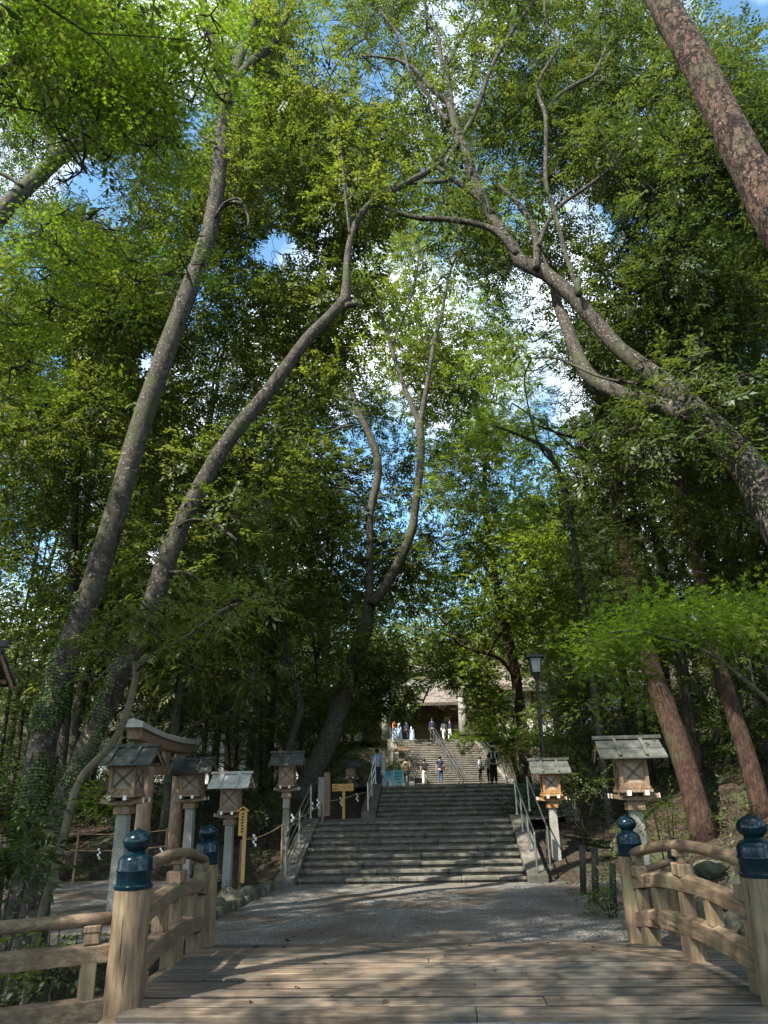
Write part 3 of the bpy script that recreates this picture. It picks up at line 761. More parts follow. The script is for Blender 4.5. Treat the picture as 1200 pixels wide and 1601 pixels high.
# ------------------------------------------------------------------ signs, fences, posts
def signpost(px, py_base, Y, py_top, label, board, z=None):
    pb = PY(px, py_base, Y); pt = PY(px, py_top, Y)
    r = empty('sign_post', tuple(pb)); tag(r, label, 'sign')
    return r, pb, pt
r, pb, pt = signpost(379, 1372, 17.0, 1266, 'narrow yellow timber sign post beside the pale-roofed lantern', None)
MB().box((pb[0], pb[1], (pb[2]-0.1+pt[2])/2), (0.07, 0.07, pt[2]-pb[2]+0.1)).build('pole', M['wood_new'], r, world=True, bevel=0.005)
MB().box((pt[0]+0.03, pt[1]-0.06, pt[2]-0.27), (0.17, 0.035, 0.50)).build('board', M['wood_new'], r, world=True, bevel=0.004)
b = MB()
for k in range(7): b.box((pt[0]+0.03+random.uniform(-.005, .005), pt[1]-0.081, pt[2]-0.08-0.06*k), (0.05, 0.004, 0.035))
b.build('writing', M['ink'], r, world=True)
MB().beam((pt[0]-0.09, pt[1]-0.06, pt[2]-0.03), (pt[0]+0.03, pt[1]-0.06, pt[2]+0.06), 0.09, 0.025).beam((pt[0]+0.03, pt[1]-0.06, pt[2]+0.06), (pt[0]+0.15, pt[1]-0.06, pt[2]-0.03), 0.09, 0.025).build('little_roof', M['wood_new'], r, world=True)
r, pb, pt = signpost(537, 1278, 24.6, 1226, 'yellow horizontal notice board on a post in front of the far lantern', None)
MB().box((pb[0], pb[1], (pb[2]-0.1+pt[2])/2), (0.08, 0.08, pt[2]-pb[2]+0.1)).build('pole', M['wood_new'], r, world=True)
MB().box((pb[0]-0.02, pb[1]-0.06, pt[2]-0.10), (0.68, 0.03, 0.22)).build('board', M['wood_new'], r, world=True, bevel=0.004)
b = MB()
random.seed(9)
for (x0, zz, n_) in ((-0.31, 0.045, 3), (-0.31, -0.045, 3), (-0.07, 0.0, 9)):
    s_ = 0.055 if n_ == 3 else 0.038
    for k in range(n_):
        cx = pb[0]-0.02+x0+k*(s_+0.006)+0.02; cz = pt[2]-0.10+zz
        b.box((cx, pb[1]-0.078, cz+s_*0.3), (s_*0.8, 0.004, s_*0.16)); b.box((cx, pb[1]-0.078, cz-s_*0.3), (s_*0.8, 0.004, s_*0.16)); b.box((cx, pb[1]-0.079, cz), (s_*0.16, 0.004, s_*0.9))
        if k % 2: b.box((cx, pb[1]-0.078, cz), (s_*0.6, 0.004, s_*0.14))
b.build('writing', M['ink'], r, world=True)

def shide(b, p, s=0.1, n=4, ph=0):
    x, y, z = p
    for k in range(n):
        dx = (0.35 if k % 2 else -0.35)*s
        b.add([(x+dx-s*0.4, y, z-k*s*1.1), (x+dx+s*0.4, y+0.01, z-k*s*1.1-0.15*s), (x+dx+s*0.4, y+0.02, z-(k+1)*s*1.1-0.15*s), (x+dx-s*0.4, y+0.01, z-(k+1)*s*1.1)], [(0, 1, 2, 3)])
def rope_fence(label, posts, ropes, papers, ps=0.035):
    r = empty('rope_fence', posts[0][0]); tag(r, label, 'fence', 'straw rope fences hung with folded white paper')
    for a, h in posts:
        MB().tube([(a[0], a[1], a[2]-0.15), (a[0]+0.01, a[1], a[2]+h)], [ps, ps*0.9], 10).build('post', M['wood_lan'], r, world=True)
    for a, c in ropes:
        pts = []
        for k in range(11):
            t = k/10; q = Vector(a).lerp(Vector(c), t); q.z -= 0.12*4*t*(1-t)*(Vector(a)-Vector(c)).length/5; pts.append(q)
        MB().tube(pts, 0.012, 6).build('rope', M['rope'], r, world=True)
    for a in papers:
        b = MB(); shide(b, a, 0.06); b.build('paper_streamer', M['paper'], r, world=True)
f1 = [PY(112, 1392, 20.4), PY(255, 1375, 21.5), PY(-60, 1395, 19.8), PY(215, 1390, 21)]
rope_fence('low rope fence with zigzag white paper streamers left beyond the side path', [((f1[0][0], f1[0][1], 0.1), 1.15), ((f1[1][0], f1[1][1], 0.1), 1.15), ((f1[2][0], f1[2][1], 0.1), 1.15)],
           [((f1[2][0], f1[2][1], 1.2), (f1[0][0], f1[0][1], 1.2)), ((f1[0][0], f1[0][1], 1.2), (f1[1][0], f1[1][1], 1.2)), ((f1[2][0], f1[2][1], 0.8), (f1[0][0], f1[0][1], 0.8)), ((f1[0][0], f1[0][1], 0.8), (f1[1][0], f1[1][1], 0.8))],
           [tuple(PY(155, 1326, 20.7)), tuple(PY(82, 1353, 20.2)), tuple(PY(252, 1325, 21.3))])
c0, c1 = PY(380, 1313, 17.4), PY(503, 1256, 23.2)
c2 = PY(440, 1290, 20.4)
rope_fence('rope with white paper streamers rising along the bank left of the lowest steps', [((c1[0], c1[1], 1.1), c1[2]-1.1), ((c0[0]-0.05, c0[1], 0.0), c0[2]), ((c2[0], c2[1]+0.1, 0.3), c2[2]-0.3)], [(tuple(c0), tuple(c2)), (tuple(c2), tuple(c1))],
           [tuple(PY(398, 1304, 18.2)), tuple(PY(457, 1272, 20.9)), tuple(PY(487, 1250, 23)), tuple(PY(497, 1249, 23))])
c0, c1 = PY(505, 1252, 24.0), PY(605, 1218, 30)
rope_fence('short rope with paper streamers between the landing and the middle steps', [((c0[0], c0[1], 1.2), c0[2]-1.2), ((c1[0], c1[1], 2.1), 0.3)], [(tuple(PY(553, 1243, 26)), tuple(c1)), (tuple(c0), tuple(PY(553, 1243, 26)))], [tuple(PY(504, 1245, 24)), tuple(PY(533, 1246, 25.5)), tuple(PY(558, 1240, 26.5))])
for (px, pt_, pb_, Yp, wpx, lab) in ((910, 1322, 1396, 16.8, 10, 'middle dark timber bollard with a leaning top on the right edge of the court'), (929, 1325, 1407, 15.6, 11, 'dark timber bollard closest to the bridge end of the row, standing upright'), (957, 1350, 1423, 14.4, 11, 'dark timber bollard overgrown by leafy plants beside the right bridge rail'), (856, 1297, 1352, 20.5, 7, 'thin dark stake left of the pillar of the orange-toned lantern')):
    pb = PY(px, pb_, Yp); pt = PY(px, pt_, Yp); rr = wpx/2*depth(pb)/1140
    o = MB().tube([(pb[0], pb[1], pb[2]-0.3), ((pb[0]+pt[0])/2+0.01, pb[1], (pb[2]+pt[2])/2), (pt[0], pt[1], pt[2])], [rr*1.05, rr, rr*0.95], 12, rough=0.06).build('bollard', M['darkpost'], smooth=True)
    tag(o, lab, 'bollard', 'dark timber bollards')

# square posts near the landing (left)
for (px, ptop, pbot, Yp, wpx, mat, lab) in ((502, 1215, 1277, 23.3, 10, 'granite', 'grey square stone post at the top of the left handrail'), (511, 1208, 1276, 23.8, 9, 'wood_lan', 'brown square timber post beside the grey stone post')):
    pb = PY(px, pbot, Yp); pt = PY(px, ptop, Yp); ww = wpx*depth(pb)/1140
    o = MB().box((pb[0], pb[1], (pb[2]+pt[2])/2), (ww, ww, pt[2]-pb[2])).build('square_post', M[mat], bevel=0.01)
    tag(o, lab, 'post')

# ------------------------------------------------------------------ rocks
def rock(c, s, label, seed, mat='rock', cat='rock', group='mossy rocks'):
    b = bpy.data.meshes.new('boulder'); import bmesh
    bm = bmesh.new(); bmesh.ops.create_icosphere(bm, subdivisions=3, radius=1.0)
    for v in bm.verts:
        n1 = mnoise.noise(v.co*1.2+Vector((seed*3.7, seed, 0))); n2 = mnoise.noise(v.co*3.5+Vector((seed, 5, seed)))
        v.co *= 1+0.35*n1+0.10*n2
        v.co = Vector((v.co.x*s[0], v.co.y*s[1], v.co.z*s[2]))
    bm.to_mesh(b); bm.free(); b.materials.append(M[mat])
    b.polygons.foreach_set('use_smooth', [True]*len(b.polygons))
    o = bpy.data.objects.new('boulder', b); COL.objects.link(o); o.location = tuple(float(k) for k in c); o.rotation_euler = (0, 0, seed)
    tag(o, label, cat, group); return o
p = PY(360, 1392, 15.9); rock((p[0], p[1], 0.08), (0.34, 0.3, 0.27), 'large smooth mossy boulder at the foot of the pale-roofed lantern', 1)
p = PY(384, 1388, 16.6); rock((p[0], p[1], 0.1), (0.24, 0.28, 0.25), 'smaller mossy boulder just right of the large smooth one', 2)
p = PY(335, 1402, 14.6); rock((p[0], p[1], 0.08), (0.26, 0.3, 0.28), 'grey boulder tucked behind the far left bridge post', 3)
for i, (px, py, Yp, s, lab) in enumerate(((963, 1330, 17.5, 0.5, 'squarish mossy rock lit on its right side, left of the far right bridge post'), (940, 1345, 17, 0.4, 'green mossy rock among the plants behind the bollards'), (1085, 1290, 14, 0.45, 'upright rock behind the far right railing cap'), (1130, 1300, 13, 0.55, 'dark mossy boulder behind the right handrail'), (1165, 1330, 12, 0.5, 'dark wet boulder low behind the near end of the right railing'), (1095, 1255, 17, 0.45, 'rounded boulder on the right slope under the leaning cedar'), (1150, 1280, 14.5, 0.5, 'broad boulder in deep shade on the right slope'), (1010, 1345, 14, 0.4, 'small rock under the shrub behind the far right bridge post'), (880, 1375, 18.4, 0.22, 'flat stone at the foot of the right lantern pillar'))):
    p = PY(px, py, Yp); z = float(zg(p[0], p[1])); rock((p[0], p[1], z+s*0.15), (s*.7, s*0.65, s*0.55), lab, 10+i)
def curb(name, pts, label, seed, sz=(0.32, 0.22, 0.2)):
    rnd = random.Random(seed); b = MB()
    for i in range(len(pts)-1):
        a, c = Vector(pts[i]), Vector(pts[i+1]); L = (c-a).length; n = max(1, int(L/sz[0]))
        for k in range(n):
            q = a.lerp(c, (k+0.5)/n)
            az = math.atan2(c.y-a.y, c.x-a.x)+rnd.uniform(-.12, .12)
            b.box((q.x+rnd.uniform(-.03, .03), q.y, q.z+rnd.uniform(-.02, .02)), (sz[0]*rnd.uniform(.75, .98), sz[1]*rnd.uniform(.8, 1.2), sz[2]), az, taper=rnd.uniform(.75, .92))
    o = b.build(name, M['rock'], bevel=0.03); tag(o, label, 'kerb', 'rough stone kerbs'); return o
curb('stone_kerb', [(-3.5, 11.3, 0.18), (-4.0, 13.6, 0.14), (-3.95, 18.9, 0.05)], 'row of rough stones edging the left side of the court', 2, (0.3, 0.24, 0.24))
curb('stone_kerb', [(4.4, 11.4, 0.14), (4.05, 13, 0.1), (3.65, 16, 0.08), (3.15, 19.0, 0.03)], 'row of mossy low stones edging the right side of the court', 5, (0.42, 0.2, 0.12))

# ------------------------------------------------------------------ boards, banner
def board(px0, px1, py0, py1, Yp, mat, label, mark=None):
    a = PY(px0, py1, Yp); c = PY(px1, py0, Yp)
    r = empty('notice_board', (float(a[0]+c[0])/2, Yp, 2.19)); tag(r, label, 'notice board', 'blue notice boards at the top of the middle steps')
    MB().box(((a[0]+c[0])/2, Yp, (a[2]+c[2])/2), (c[0]-a[0], 0.03, c[2]-a[2])).build('panel', M[mat], r, world=True)
    b = MB()
    for x in (a[0]-0.015, c[0]+0.015): b.box((x, Yp, (c[2]+2.15)/2), (0.035, 0.045, c[2]-2.15+0.04))
    b.build('frame', M['paintwhite'], r, world=True)
    b = MB()
    if mark == 'arrow':
        zc_ = a[2]+0.16; x0 = a[0]+0.12; x1 = c[0]-0.25
        b.add([(x0, Yp-0.02, zc_), (x0+0.12, Yp-0.02, zc_+0.07), (x0+0.12, Yp-0.02, zc_-0.07)], [(0, 2, 1)]); b.box(((x0+0.12+x1)/2, Yp-0.02, zc_), (x1-x0-0.12, 0.004, 0.06))
        b.build('arrow', M['red'], r, world=True)
    else:
        for k in range(7): b.box(((a[0]+c[0])/2+random.uniform(-.05, .05), Yp-0.02, c[2]-0.12-k*0.13), ((c[0]-a[0])*random.uniform(.5, .8), 0.004, 0.025))
        b.build('writing', M['cloth_navy'], r, world=True)
board(599, 612, 1205, 1231, 33.5, 'poster_a', 'sky blue notice board with a red arrow, left of the pair', 'arrow')
board(616, 629, 1204, 1231, 33.6, 'poster_b', 'turquoise notice board with lines of text, nearer the person in beige')
pa = PY(595, 1175, 33); pb = PY(594, 1212, 33)
r = empty('banner', (pa[0], 33, 2.2)); tag(r, 'tall white vertical banner with black characters beside the blue boards', 'banner')
MB().box((pa[0], 33, (pa[2]+pb[2])/2), (0.30, 0.015, pa[2]-pb[2])).build('cloth', M['paper'], r, world=True)
MB().tube([(pa[0]+0.17, 33, 2.15), (pa[0]+0.17, 33, pa[2]+0.06)], 0.015, 8).build('pole', M['steel'], r, world=True)
b = MB()
for k in range(5):
    z = pa[2]-0.12-k*0.2
    b.box((pa[0], 32.985, z+0.05), (0.15, 0.004, 0.02)); b.box((pa[0], 32.984, z), (0.022, 0.004, 0.14)); b.box((pa[0]+0.01, 32.985, z-0.02), (0.17, 0.004, 0.018))
    b.beam((pa[0]-0.06, 32.986, z-0.07), (pa[0]-0.01, 32.986, z), 0.004, 0.02)
b.build('writing', M['ink'], r, world=True)

# stone lantern by the upper steps
p = PY(633, 1229, 50.6); zt0 = PY(633, 1166, 50.6)[2]
r = empty('stone_lantern', (p[0]-0.15, 50.6, 2.19)); tag(r, 'small roofed lantern on a slim post behind the person in beige', 'lantern')
xx, h = p[0]-0.15, zt0-2.19
MB().lathe([(0.32, 0), (0.3, 0.15), (0.14, 0.2), (0.12, h*0.6), (0.28, h*0.62), (0.28, h*0.66)], (xx, 50.6, 2.19), 12).build('post', M['granite'], r, world=True)
MB().box((xx, 50.6, 2.19+h*0.74), (0.42, 0.42, h*0.17)).build('light_box', M['panel'], r, world=True)
MB().box((xx, 50.6, 2.19+h*0.87), (1.2, 1.0, 0.06)).box((xx, 50.6, 2.19+h*0.93), (1.1, 0.9, h*0.11), taper=0.35).build('roof', M['timber_dark'], r, world=True)
# large stone torii at the top of the upper stairs
cl = PY(604, 1150, 61.5); cr = PY(725, 1150, 61.5)
r = empty('stone_torii', ((cl[0]+cr[0])/2, 61.5, 5.56)); tag(r, 'tall pale stone torii at the head of the upper stairs, its top lost in leaves', 'gate')
for c in (cl, cr): MB().lathe([(0.42, 5.4), (0.36, 7.5), (0.30, 11.0)], (c[0], 61.5, 0), 18).build('pillar', M['granite'], r, world=True, smooth=True)
MB().box(((cl[0]+cr[0])/2, 61.5, 10.1), (cr[0]-cl[0]+1.6, 0.3, 0.5)).build('tie_beam', M['granite'], r, world=True)
mx_ = (cl[0]+cr[0])/2; hw = (cr[0]-cl[0])/2+1.6
MB().sweep([(mx_+hw*(2*k/12-1), 61.5, 11.2+0.35*(2*k/12-1)**2) for k in range(13)], (0, 1, 0), 0.6, 0.5).build('top_beam', M['granite'], r, world=True)

# ------------------------------------------------------------------ shrine buildings
def hall(name, label, cx, cy, zb, wx, wy, hw_, roof_over, rise, walls, roofm, curve=0.5, cat='building', bays=5):
    r = empty(name, (cx, cy, zb)); tag(r, label, cat)
    MB().box((cx, cy, zb+0.35), (wx+0.8, wy+0.8, 0.7)).build('plinth', M['granite'], r, world=True)
    MB().box((cx, cy, zb+0.7+hw_/2), (wx, wy, hw_)).build('wall', M[walls], r, world=True)
    y0 = cy-wy/2
    for k in range(bays+1):
        x = cx-wx/2+wx*k/bays
        MB().box((x, y0-0.06, zb+0.7+hw_/2), (0.3, 0.3, hw_)).build('column', M['timber_dark'], r, world=True)
    MB().box((cx, y0-0.08, zb+0.7+hw_*0.55), (wx, 0.2, 0.25)).build('rail_beam', M['timber_dark'], r, world=True)
    b = MB()
    for k in range(28):
        x = cx-wx/2-roof_over*0.7+(wx+roof_over*1.4)*k/27; b.box((x, y0-roof_over*0.45, zb+0.66+hw_), (0.10, roof_over*0.9, 0.12))
    b.build('rafters', M['wood_lan'], r, world=True)
    # curved roof: profile across y swept along x
    n = 10; prof = []
    for k in range(n+1):
        t = k/n; yy = -(wy/2+roof_over)*(1-t); zz = rise*(t**1.5)
        prof.append((yy, zz))
    prof += [(-a, z) for a, z in reversed(prof[:-1])]
    vs = []; fs = []; m = len(prof); nx_ = 13
    for i in range(nx_):
        u = 2*i/(nx_-1)-1
        for (a, z) in prof: vs.append((cx+u*(wx/2+roof_over), cy+a, zb+0.8+hw_+z+curve*u**4))
    for i in range(nx_):
        u = 2*i/(nx_-1)-1
        for (a, z) in prof: vs.append((cx+u*(wx/2+roof_over), cy+a*0.99, zb+0.8+hw_+z+curve*u**4-0.28))
    o_ = nx_*m
    for i in range(nx_-1):
        for k in range(m-1):
            a = i*m+k; fs.append((a, a+m, a+m+1, a+1)); fs.append((o_+a, o_+a+1, o_+a+m+1, o_+a+m))
    for i in range(nx_-1):
        for k in (0, m-1):
            a = i*m+k; fs.append((a, a+o_, a+o_+m, a+m))
    for i in (0, nx_-1):
        for k in range(m-1):
            a = i*m+k; fs.append((a, a+1, a+1+o_, a+o_))
    ro = MB().add(vs, fs).build('roof', M[roofm], r, world=True)
    return r
p = PY(668, 1120, 78)
hall('shrine_hall', 'dark timber shrine hall with broad pale roof at the top of the upper stairs', p[0], 80, 5.6, 13, 7, 3.4, 2.6, 4.6, 'wood_lan', 'tile')
p = PY(300, 1200, 52)
hall('white_hall', 'white plastered hall glimpsed through the trunks on the left', p[0], 54, 1.6, 16, 6, 3.8, 1.4, 2.5, 'plaster', 'tile', cat='building', bays=6)
p = PY(425, 1185, 46)
hall('white_house', 'small white walled building seen between trunks left of the leaning tree', p[0], 47, 1.8, 4, 4, 3.2, 0.9, 1.5, 'plaster', 'tile', cat='building', bays=3)
p = PY(930, 1150, 60)
hall('white_hall', 'white walled building glimpsed through the trees above the right lanterns', p[0]+1, 64, 4.5, 16, 5, 4.0, 1.2, 2.2, 'plaster', 'tile', cat='building', bays=6)
p = PY(800, 1130, 70)
hall('timber_gatehouse', 'brown timber building with white panels right of the upper stairs', p[0]+1.6, 74, 6.0, 6, 5, 4.0, 1.6, 3.0, 'wood_lan', 'tile', bays=3)

# ------------------------------------------------------------------ people
def skin_obj(name, V_, E_, R_, mat, parent, sub=1):
    me = bpy.data.meshes.new(name); me.from_pydata([tuple(v) for v in V_], E_, []); me.update()
    o = bpy.data.objects.new(name, me); COL.objects.link(o); me.materials.append(mat); o.parent = parent
    m = o.modifiers.new('skin', 'SKIN'); m.use_smooth_shade = True
    for i, sv in enumerate(me.skin_vertices[0].data):
        r_ = R_[i]; sv.radius = r_ if hasattr(r_, '__len__') else (r_, r_); sv.use_root = (i == 0)
    s_ = o.modifiers.new('sub', 'SUBSURF'); s_.levels = sub; s_.render_levels = sub
    return o
def person(x, y, z, h, rz, label, top, legs, hair='hair', stride=0.15, arm=0.1, coat=0.0, skirt=False, bag=None, hat=None, legw=1.0, towel=False, sleeve=0.5):
    r = empty('person', (x, y, z), rz); tag(r, label, 'person'); s = h/1.7
    def S(*p): return (p[0]*s, p[1]*s, p[2]*s)
    st = stride
    V_ = [S(0, 0, .93), S(0, 0, 1.12), S(0, 0.01, 1.32), S(0, 0, 1.43), S(0, 0.01, 1.50), S(0, 0.01, 1.60), S(0, 0.01, 1.67)]
    R_ = [(.10*s, .07*s), (.11*s, .075*s), (.145*s, .095*s), (.07*s, .06*s), (.048*s, .048*s), (.078*s, .092*s), (.05*s, .06*s)]
    E_ = [(0, 1), (1, 2), (2, 3), (3, 4), (4, 5), (5, 6)]
    feet = []
    for q, sg in ((1, 1), (-1, -1)):
        k = len(V_)
        V_ += [S(.17*q, 0, 1.38), S(.23*q, arm*sg*0.4-0.0, 1.12), S(.25*q, arm*sg+0.06, .88), S(.25*q, arm*sg+0.08, .80)]
        R_ += [.05*s, .038*s, .028*s, (.032*s, .02*s)]
        E_ += [(3, k), (k, k+1), (k+1, k+2), (k+2, k+3)]
        k = len(V_)
        V_ += [S(.085*q, 0, .86), S(.09*q, st*sg*.5+0.03, .48), S(.095*q, st*sg-0.02, .08), S(.10*q, st*sg+.12, .03)]
        R_ += [.085*s, .055*s, .038*s, .032*s]
        E_ += [(0, k), (k, k+1), (k+1, k+2), (k+2, k+3)]
        feet.append(k)
    skin_obj('body', V_, E_, R_, M['skin'], r)
    # shirt
    lo = 0.90-coat
    TV = [S(0, 0, lo), S(0, 0, 1.12), S(0, 0.01, 1.32), S(0, 0, 1.44)]
    TR = [(.17*s*(1+coat*0.5), .13*s), (.15*s, .115*s), (.17*s, .12*s), (.08*s, .075*s)]
    TE = [(0, 1), (1, 2), (2, 3)]
    for q, sg in ((1, 1), (-1, -1)):
        k = len(TV); f = sleeve
        TV += [S(.175*q, 0, 1.38), S(.22*q, arm*sg*.3, 1.18)]; TR += [.066*s, .06*s]; TE += [(3, k), (k, k+1)]
        if f > 0.6: TV += [S(.25*q, arm*sg+.05, .90)]; TR += [.045*s]; TE += [(k+1, k+2)]
    skin_obj('shirt' if not coat else 'coat', TV, TE, TR, M[top], r)
    if skirt:
        MB().lathe([(.17*s, .98*s), (.19*s, .8*s), (.27*s, .12*s), (.26*s, .10*s)], (0, 0, 0), 16).build('skirt', M[legs], r, smooth=True)
    else:
        LV = [S(0, 0, .99)]; LR = [(.15*s, .11*s)]; LE = []
        for q, sg in ((1, 1), (-1, -1)):
            k = len(LV)
            LV += [S(.085*q, 0, .84), S(.09*q, st*sg*.5+.03, .48), S(.095*q, st*sg-.02, .10)]
            LR += [.10*s, .075*s*legw, .06*s*legw]; LE += [(0, k), (k, k+1), (k+1, k+2)]
        skin_obj('trousers', LV, LE, LR, M[legs], r)
    b = MB()
    b.lathe([(.055*s, 1.52*s), (.09*s, 1.56*s), (.10*s, 1.63*s), (.085*s, 1.69*s), (.04*s, 1.72*s)], (0, -0.015*s, 0), 14)
    b.build('hair', M[hair], r, smooth=True)
    for k in feet:
        px_ = V_[k+3]; MB().box((px_[0], px_[1]-.04*s, .035*s), (.09*s, .25*s, .07*s)).build('shoe', M['cloth_white' if bag == 'w' else 'cloth_black'], r, bevel=0.015)
    if bag in ('black', 'strap'):
        MB().box(S(.03, -.17, 1.2) if bag == 'black' else S(.16, -.14, .98), (.26*s, .13*s, .34*s) if bag == 'black' else (.24*s, .1*s, .24*s)).build('bag', M['cloth_black'], r, bevel=0.03)
        MB().beam(S(-.14, -.13, 1.40), S(.15, -.14, 1.05), 0.03, 0.015).build('bag_strap', M['cloth_black'], r)
    if hat: MB().lathe([(.15*s, 1.64*s), (.15*s, 1.66*s), (.10*s, 1.67*s), (.09*s, 1.76*s), (.03*s, 1.78*s)], (0, 0, 0), 16).build('hat', M[hat], r, smooth=True)
    if towel: MB().box(S(-.09, -.13, 1.30), (.07*s, .03*s, .32*s)).box(S(.09, -.13, 1.30), (.07*s, .03*s, .32*s)).box(S(0, -.11, 1.46), (.25*s, .05*s, .06*s)).build('towel', M['cloth_white'], r, bevel=0.01)
    return r
def stand(px, py, Yp): q = PY(px, py, Yp); return float(q[0]), float(Yp)
x, y = stand(636, 1229, 48); person(x, y, 2.2, 1.62, 0.0, 'person in a loose beige coat and jeans standing by the blue boards', 'cloth_beige', 'cloth_jeans', coat=0.22, sleeve=1, stride=0.05, legw=.8)
x, y = stand(664, 1229, 49); person(x, y, 2.2, 1.58, 0.1, 'person in black top and wide white trousers walking to the upper stairs', 'cloth_black', 'cloth_white', legw=1.35, bag='black')
x, y = stand(689, 1228, 49); person(x, y, 2.2, 1.72, 0.0, 'person in navy shirt and dark trousers with a black shoulder bag', 'cloth_navy', 'cloth_jeans', bag='strap', stride=0.05, arm=0.05)
x, y = stand(752, 1227, 48); person(x, y, 2.2, 1.6, math.pi*0.35, 'person in a white top and dark trousers with a crossbody strap facing right', 'cloth_white', 'cloth_black', bag='strap', sleeve=1)
x, y = stand(773, 1226, 36.5); person(x, y, 2.2, 1.66, 0.05, 'large figure in black with a pale cap and white towel round the neck', 'cloth_black', 'cloth_black', hat='cloth_white', towel=True, legw=1.3, stride=0.06)
x, y = stand(766, 1226, 38.5); person(x, y, 2.2, 1.35, 0.1, 'small figure in pale clothes half hidden behind the large person in black', 'cloth_white', 'cloth_black')
x, y = stand(590, 1225, 31.5); person(x, y, 2.2, 1.45, 0.2, 'person in light blue shirt and jeans behind the handrail of the middle steps', 'cloth_blue', 'cloth_jeans', sleeve=1)
for (px, c1_, c2_, lab, yy) in ((617, 'cloth_orange', 'cloth_blue', 'person in orange top at the head of the upper stairs, leftmost', 60.8), (624, 'cloth_blue', 'cloth_blue', 'person in pale blue robe at the head of the upper stairs', 61.5), (635, 'cloth_navy', 'cloth_navy', 'dark clothed person at the head of the upper stairs', 62), (644, 'cloth_white', 'cloth_blue', 'person in white robe beside the shrine steps', 62.2), (676, 'cloth_navy', 'cloth_black', 'dark figure at the top of the middle handrail', 60.8), (704, 'cloth_navy', 'cloth_white', 'figure in dark and pale clothes bent by the right of the shrine', 62.5), (694, 'cloth_white', 'cloth_white', 'small figure in white between the two dark ones at the top', 63.5)):
    x, y = stand(px, 1155, yy); person(x, y, 5.57, 1.62, random.uniform(-2, 2), lab, c1_, c2_, sleeve=1, skirt=(c2_ in ('cloth_blue',)))
#@@TREES@@
# ------------------------------------------------------------------ foliage
SPRAYS = {}
def make_spray(n, length, L, W, rng, kind='broad'):
    """a twig of leaves: returns quads (n*4,3)"""
    out = []
    for i in range(n):
        t = (i+0.6)/n
        side = 1 if i % 2 else -1
        base = np.array([length*t, 0.0, -0.10*length*t*t])
        if kind == 'cedar':
            ang = side*rng.uniform(0.5, 0.9)
        else:
            ang = side*rng.uniform(0.6, 1.25)
        if i == n-1: ang *= 0.2
        d = np.array([math.cos(ang), math.sin(ang), rng.uniform(-0.35, 0.15)]); d /= np.linalg.norm(d)
        nrm = np.array([rng.uniform(-.45, .45), rng.uniform(-.45, .45), 1.0]); nrm -= d*(nrm@d); nrm /= np.linalg.norm(nrm)
        b = np.cross(nrm, d)
        l = L*rng.uniform(0.75, 1.15); ww = W*rng.uniform(0.8, 1.15)
        out += [base+d*0.12*l, base+d*l*0.55+b*ww/2+nrm*0.08*l, base+d*l*1.1-nrm*0.10*l, base+d*l*0.55-b*ww/2+nrm*0.08*l]
    return np.array(out)
def make_maple(n, length, L, rng):
    out = []
    for i in range(n):
        t = (i+0.5)/n; side = 1 if i % 2 else -1
        base = np.array([length*t, side*rng.uniform(0.01, 0.09), rng.uniform(-0.02, 0.02)])
        yaw = side*rng.uniform(0.2, 1.1); nr = np.array([rng.uniform(-.3, .3), rng.uniform(-.3, .3), 1.0]); nr /= np.linalg.norm(nr)
        l = L*rng.uniform(0.75, 1.2)
        for a, k in ((-1.75, .55), (-0.9, .85), (0, 1.0), (0.9, .85), (1.75, .55)):
            d = np.array([math.cos(yaw+a), math.sin(yaw+a), 0]); d -= nr*(nr@d); d /= np.linalg.norm(d)
            b = np.cross(nr, d)
            out += [base, base+d*l*k*.45+b*l*.13, base+d*l*k, base+d*l*k*.45-b*l*.13]
    return np.array(out)
GAPS = [(130, 285, 62, 42, 1.0), (175, 330, 40, 30, .6), (303, 205, 26, 34, .95), (480, 45, 40, 30, .5), (385, 90, 16, 30, .7), (640, 110, 120, 80, .45), (560, 60, 60, 60, .4), (470, 100, 50, 30, .5),
        (230, 572, 16, 32, .95), (75, 570, 30, 30, .6), (60, 420, 25, 25, .5), (200, 250, 20, 15, .6), (428, 390, 36, 26, .8), (475, 395, 30, 20, .5), (590, 130, 30, 25, .6), (690, 30, 30, 40, .5), (735, 20, 20, 25, .6),
        (690, 400, 60, 35, .30), (640, 450, 50, 40, .25), (700, 470, 35, 50, .3), (585, 400, 25, 25, .35), (625, 620, 24, 30, .5), (560, 600, 25, 25, .4), (850, 505, 50, 45, .5), (820, 440, 30, 30, .6), (880, 620, 40, 40, .6), (835, 560, 30, 30, .5),
        (790, 620, 30, 30, .5), (870, 690, 30, 40, .6), (850, 740, 24, 40, .5), (740, 745, 24, 40, .3), (700, 770, 24, 50, .25), (640, 790, 26, 44, .35), (600, 745, 18, 26, .4), (690, 880, 28, 20, .4), (665, 915, 20, 12, .4), (690, 1110, 44, 40, .9), (615, 1150, 20, 24, .8),
        (250, 880, 25, 25, .6), (75, 860, 22, 26, .7), (150, 870, 20, 20, .4), (35, 900, 14, 30, .4), (1120, 20, 25, 20, .5), (975, 85, 26, 20, .6), (1000, 180, 18, 14, .5), (940, 350, 20, 30, .5), (800, 340, 30, 30, .5), (520, 345, 20, 16, .5), (300, 460, 16, 40, .6), (345, 560, 18, 18, .4)]
def gap_keep(P, rng, extra=1.0):
    """which sprays stay: the canopy is left open where light wells down through it"""
    x, y, zc = proj(P)
    keep = np.ones(len(P), bool)
    for gx, gy, rx, ry, s in GAPS:
        d = ((x-gx)/rx)**2+((y-gy)/ry)**2
        pk = np.clip(1.7-d, 0, 1)*np.minimum(1, s*1.25)*extra
        keep &= ~((rng.random(len(P)) < pk) & (zc > 0))
    return keep
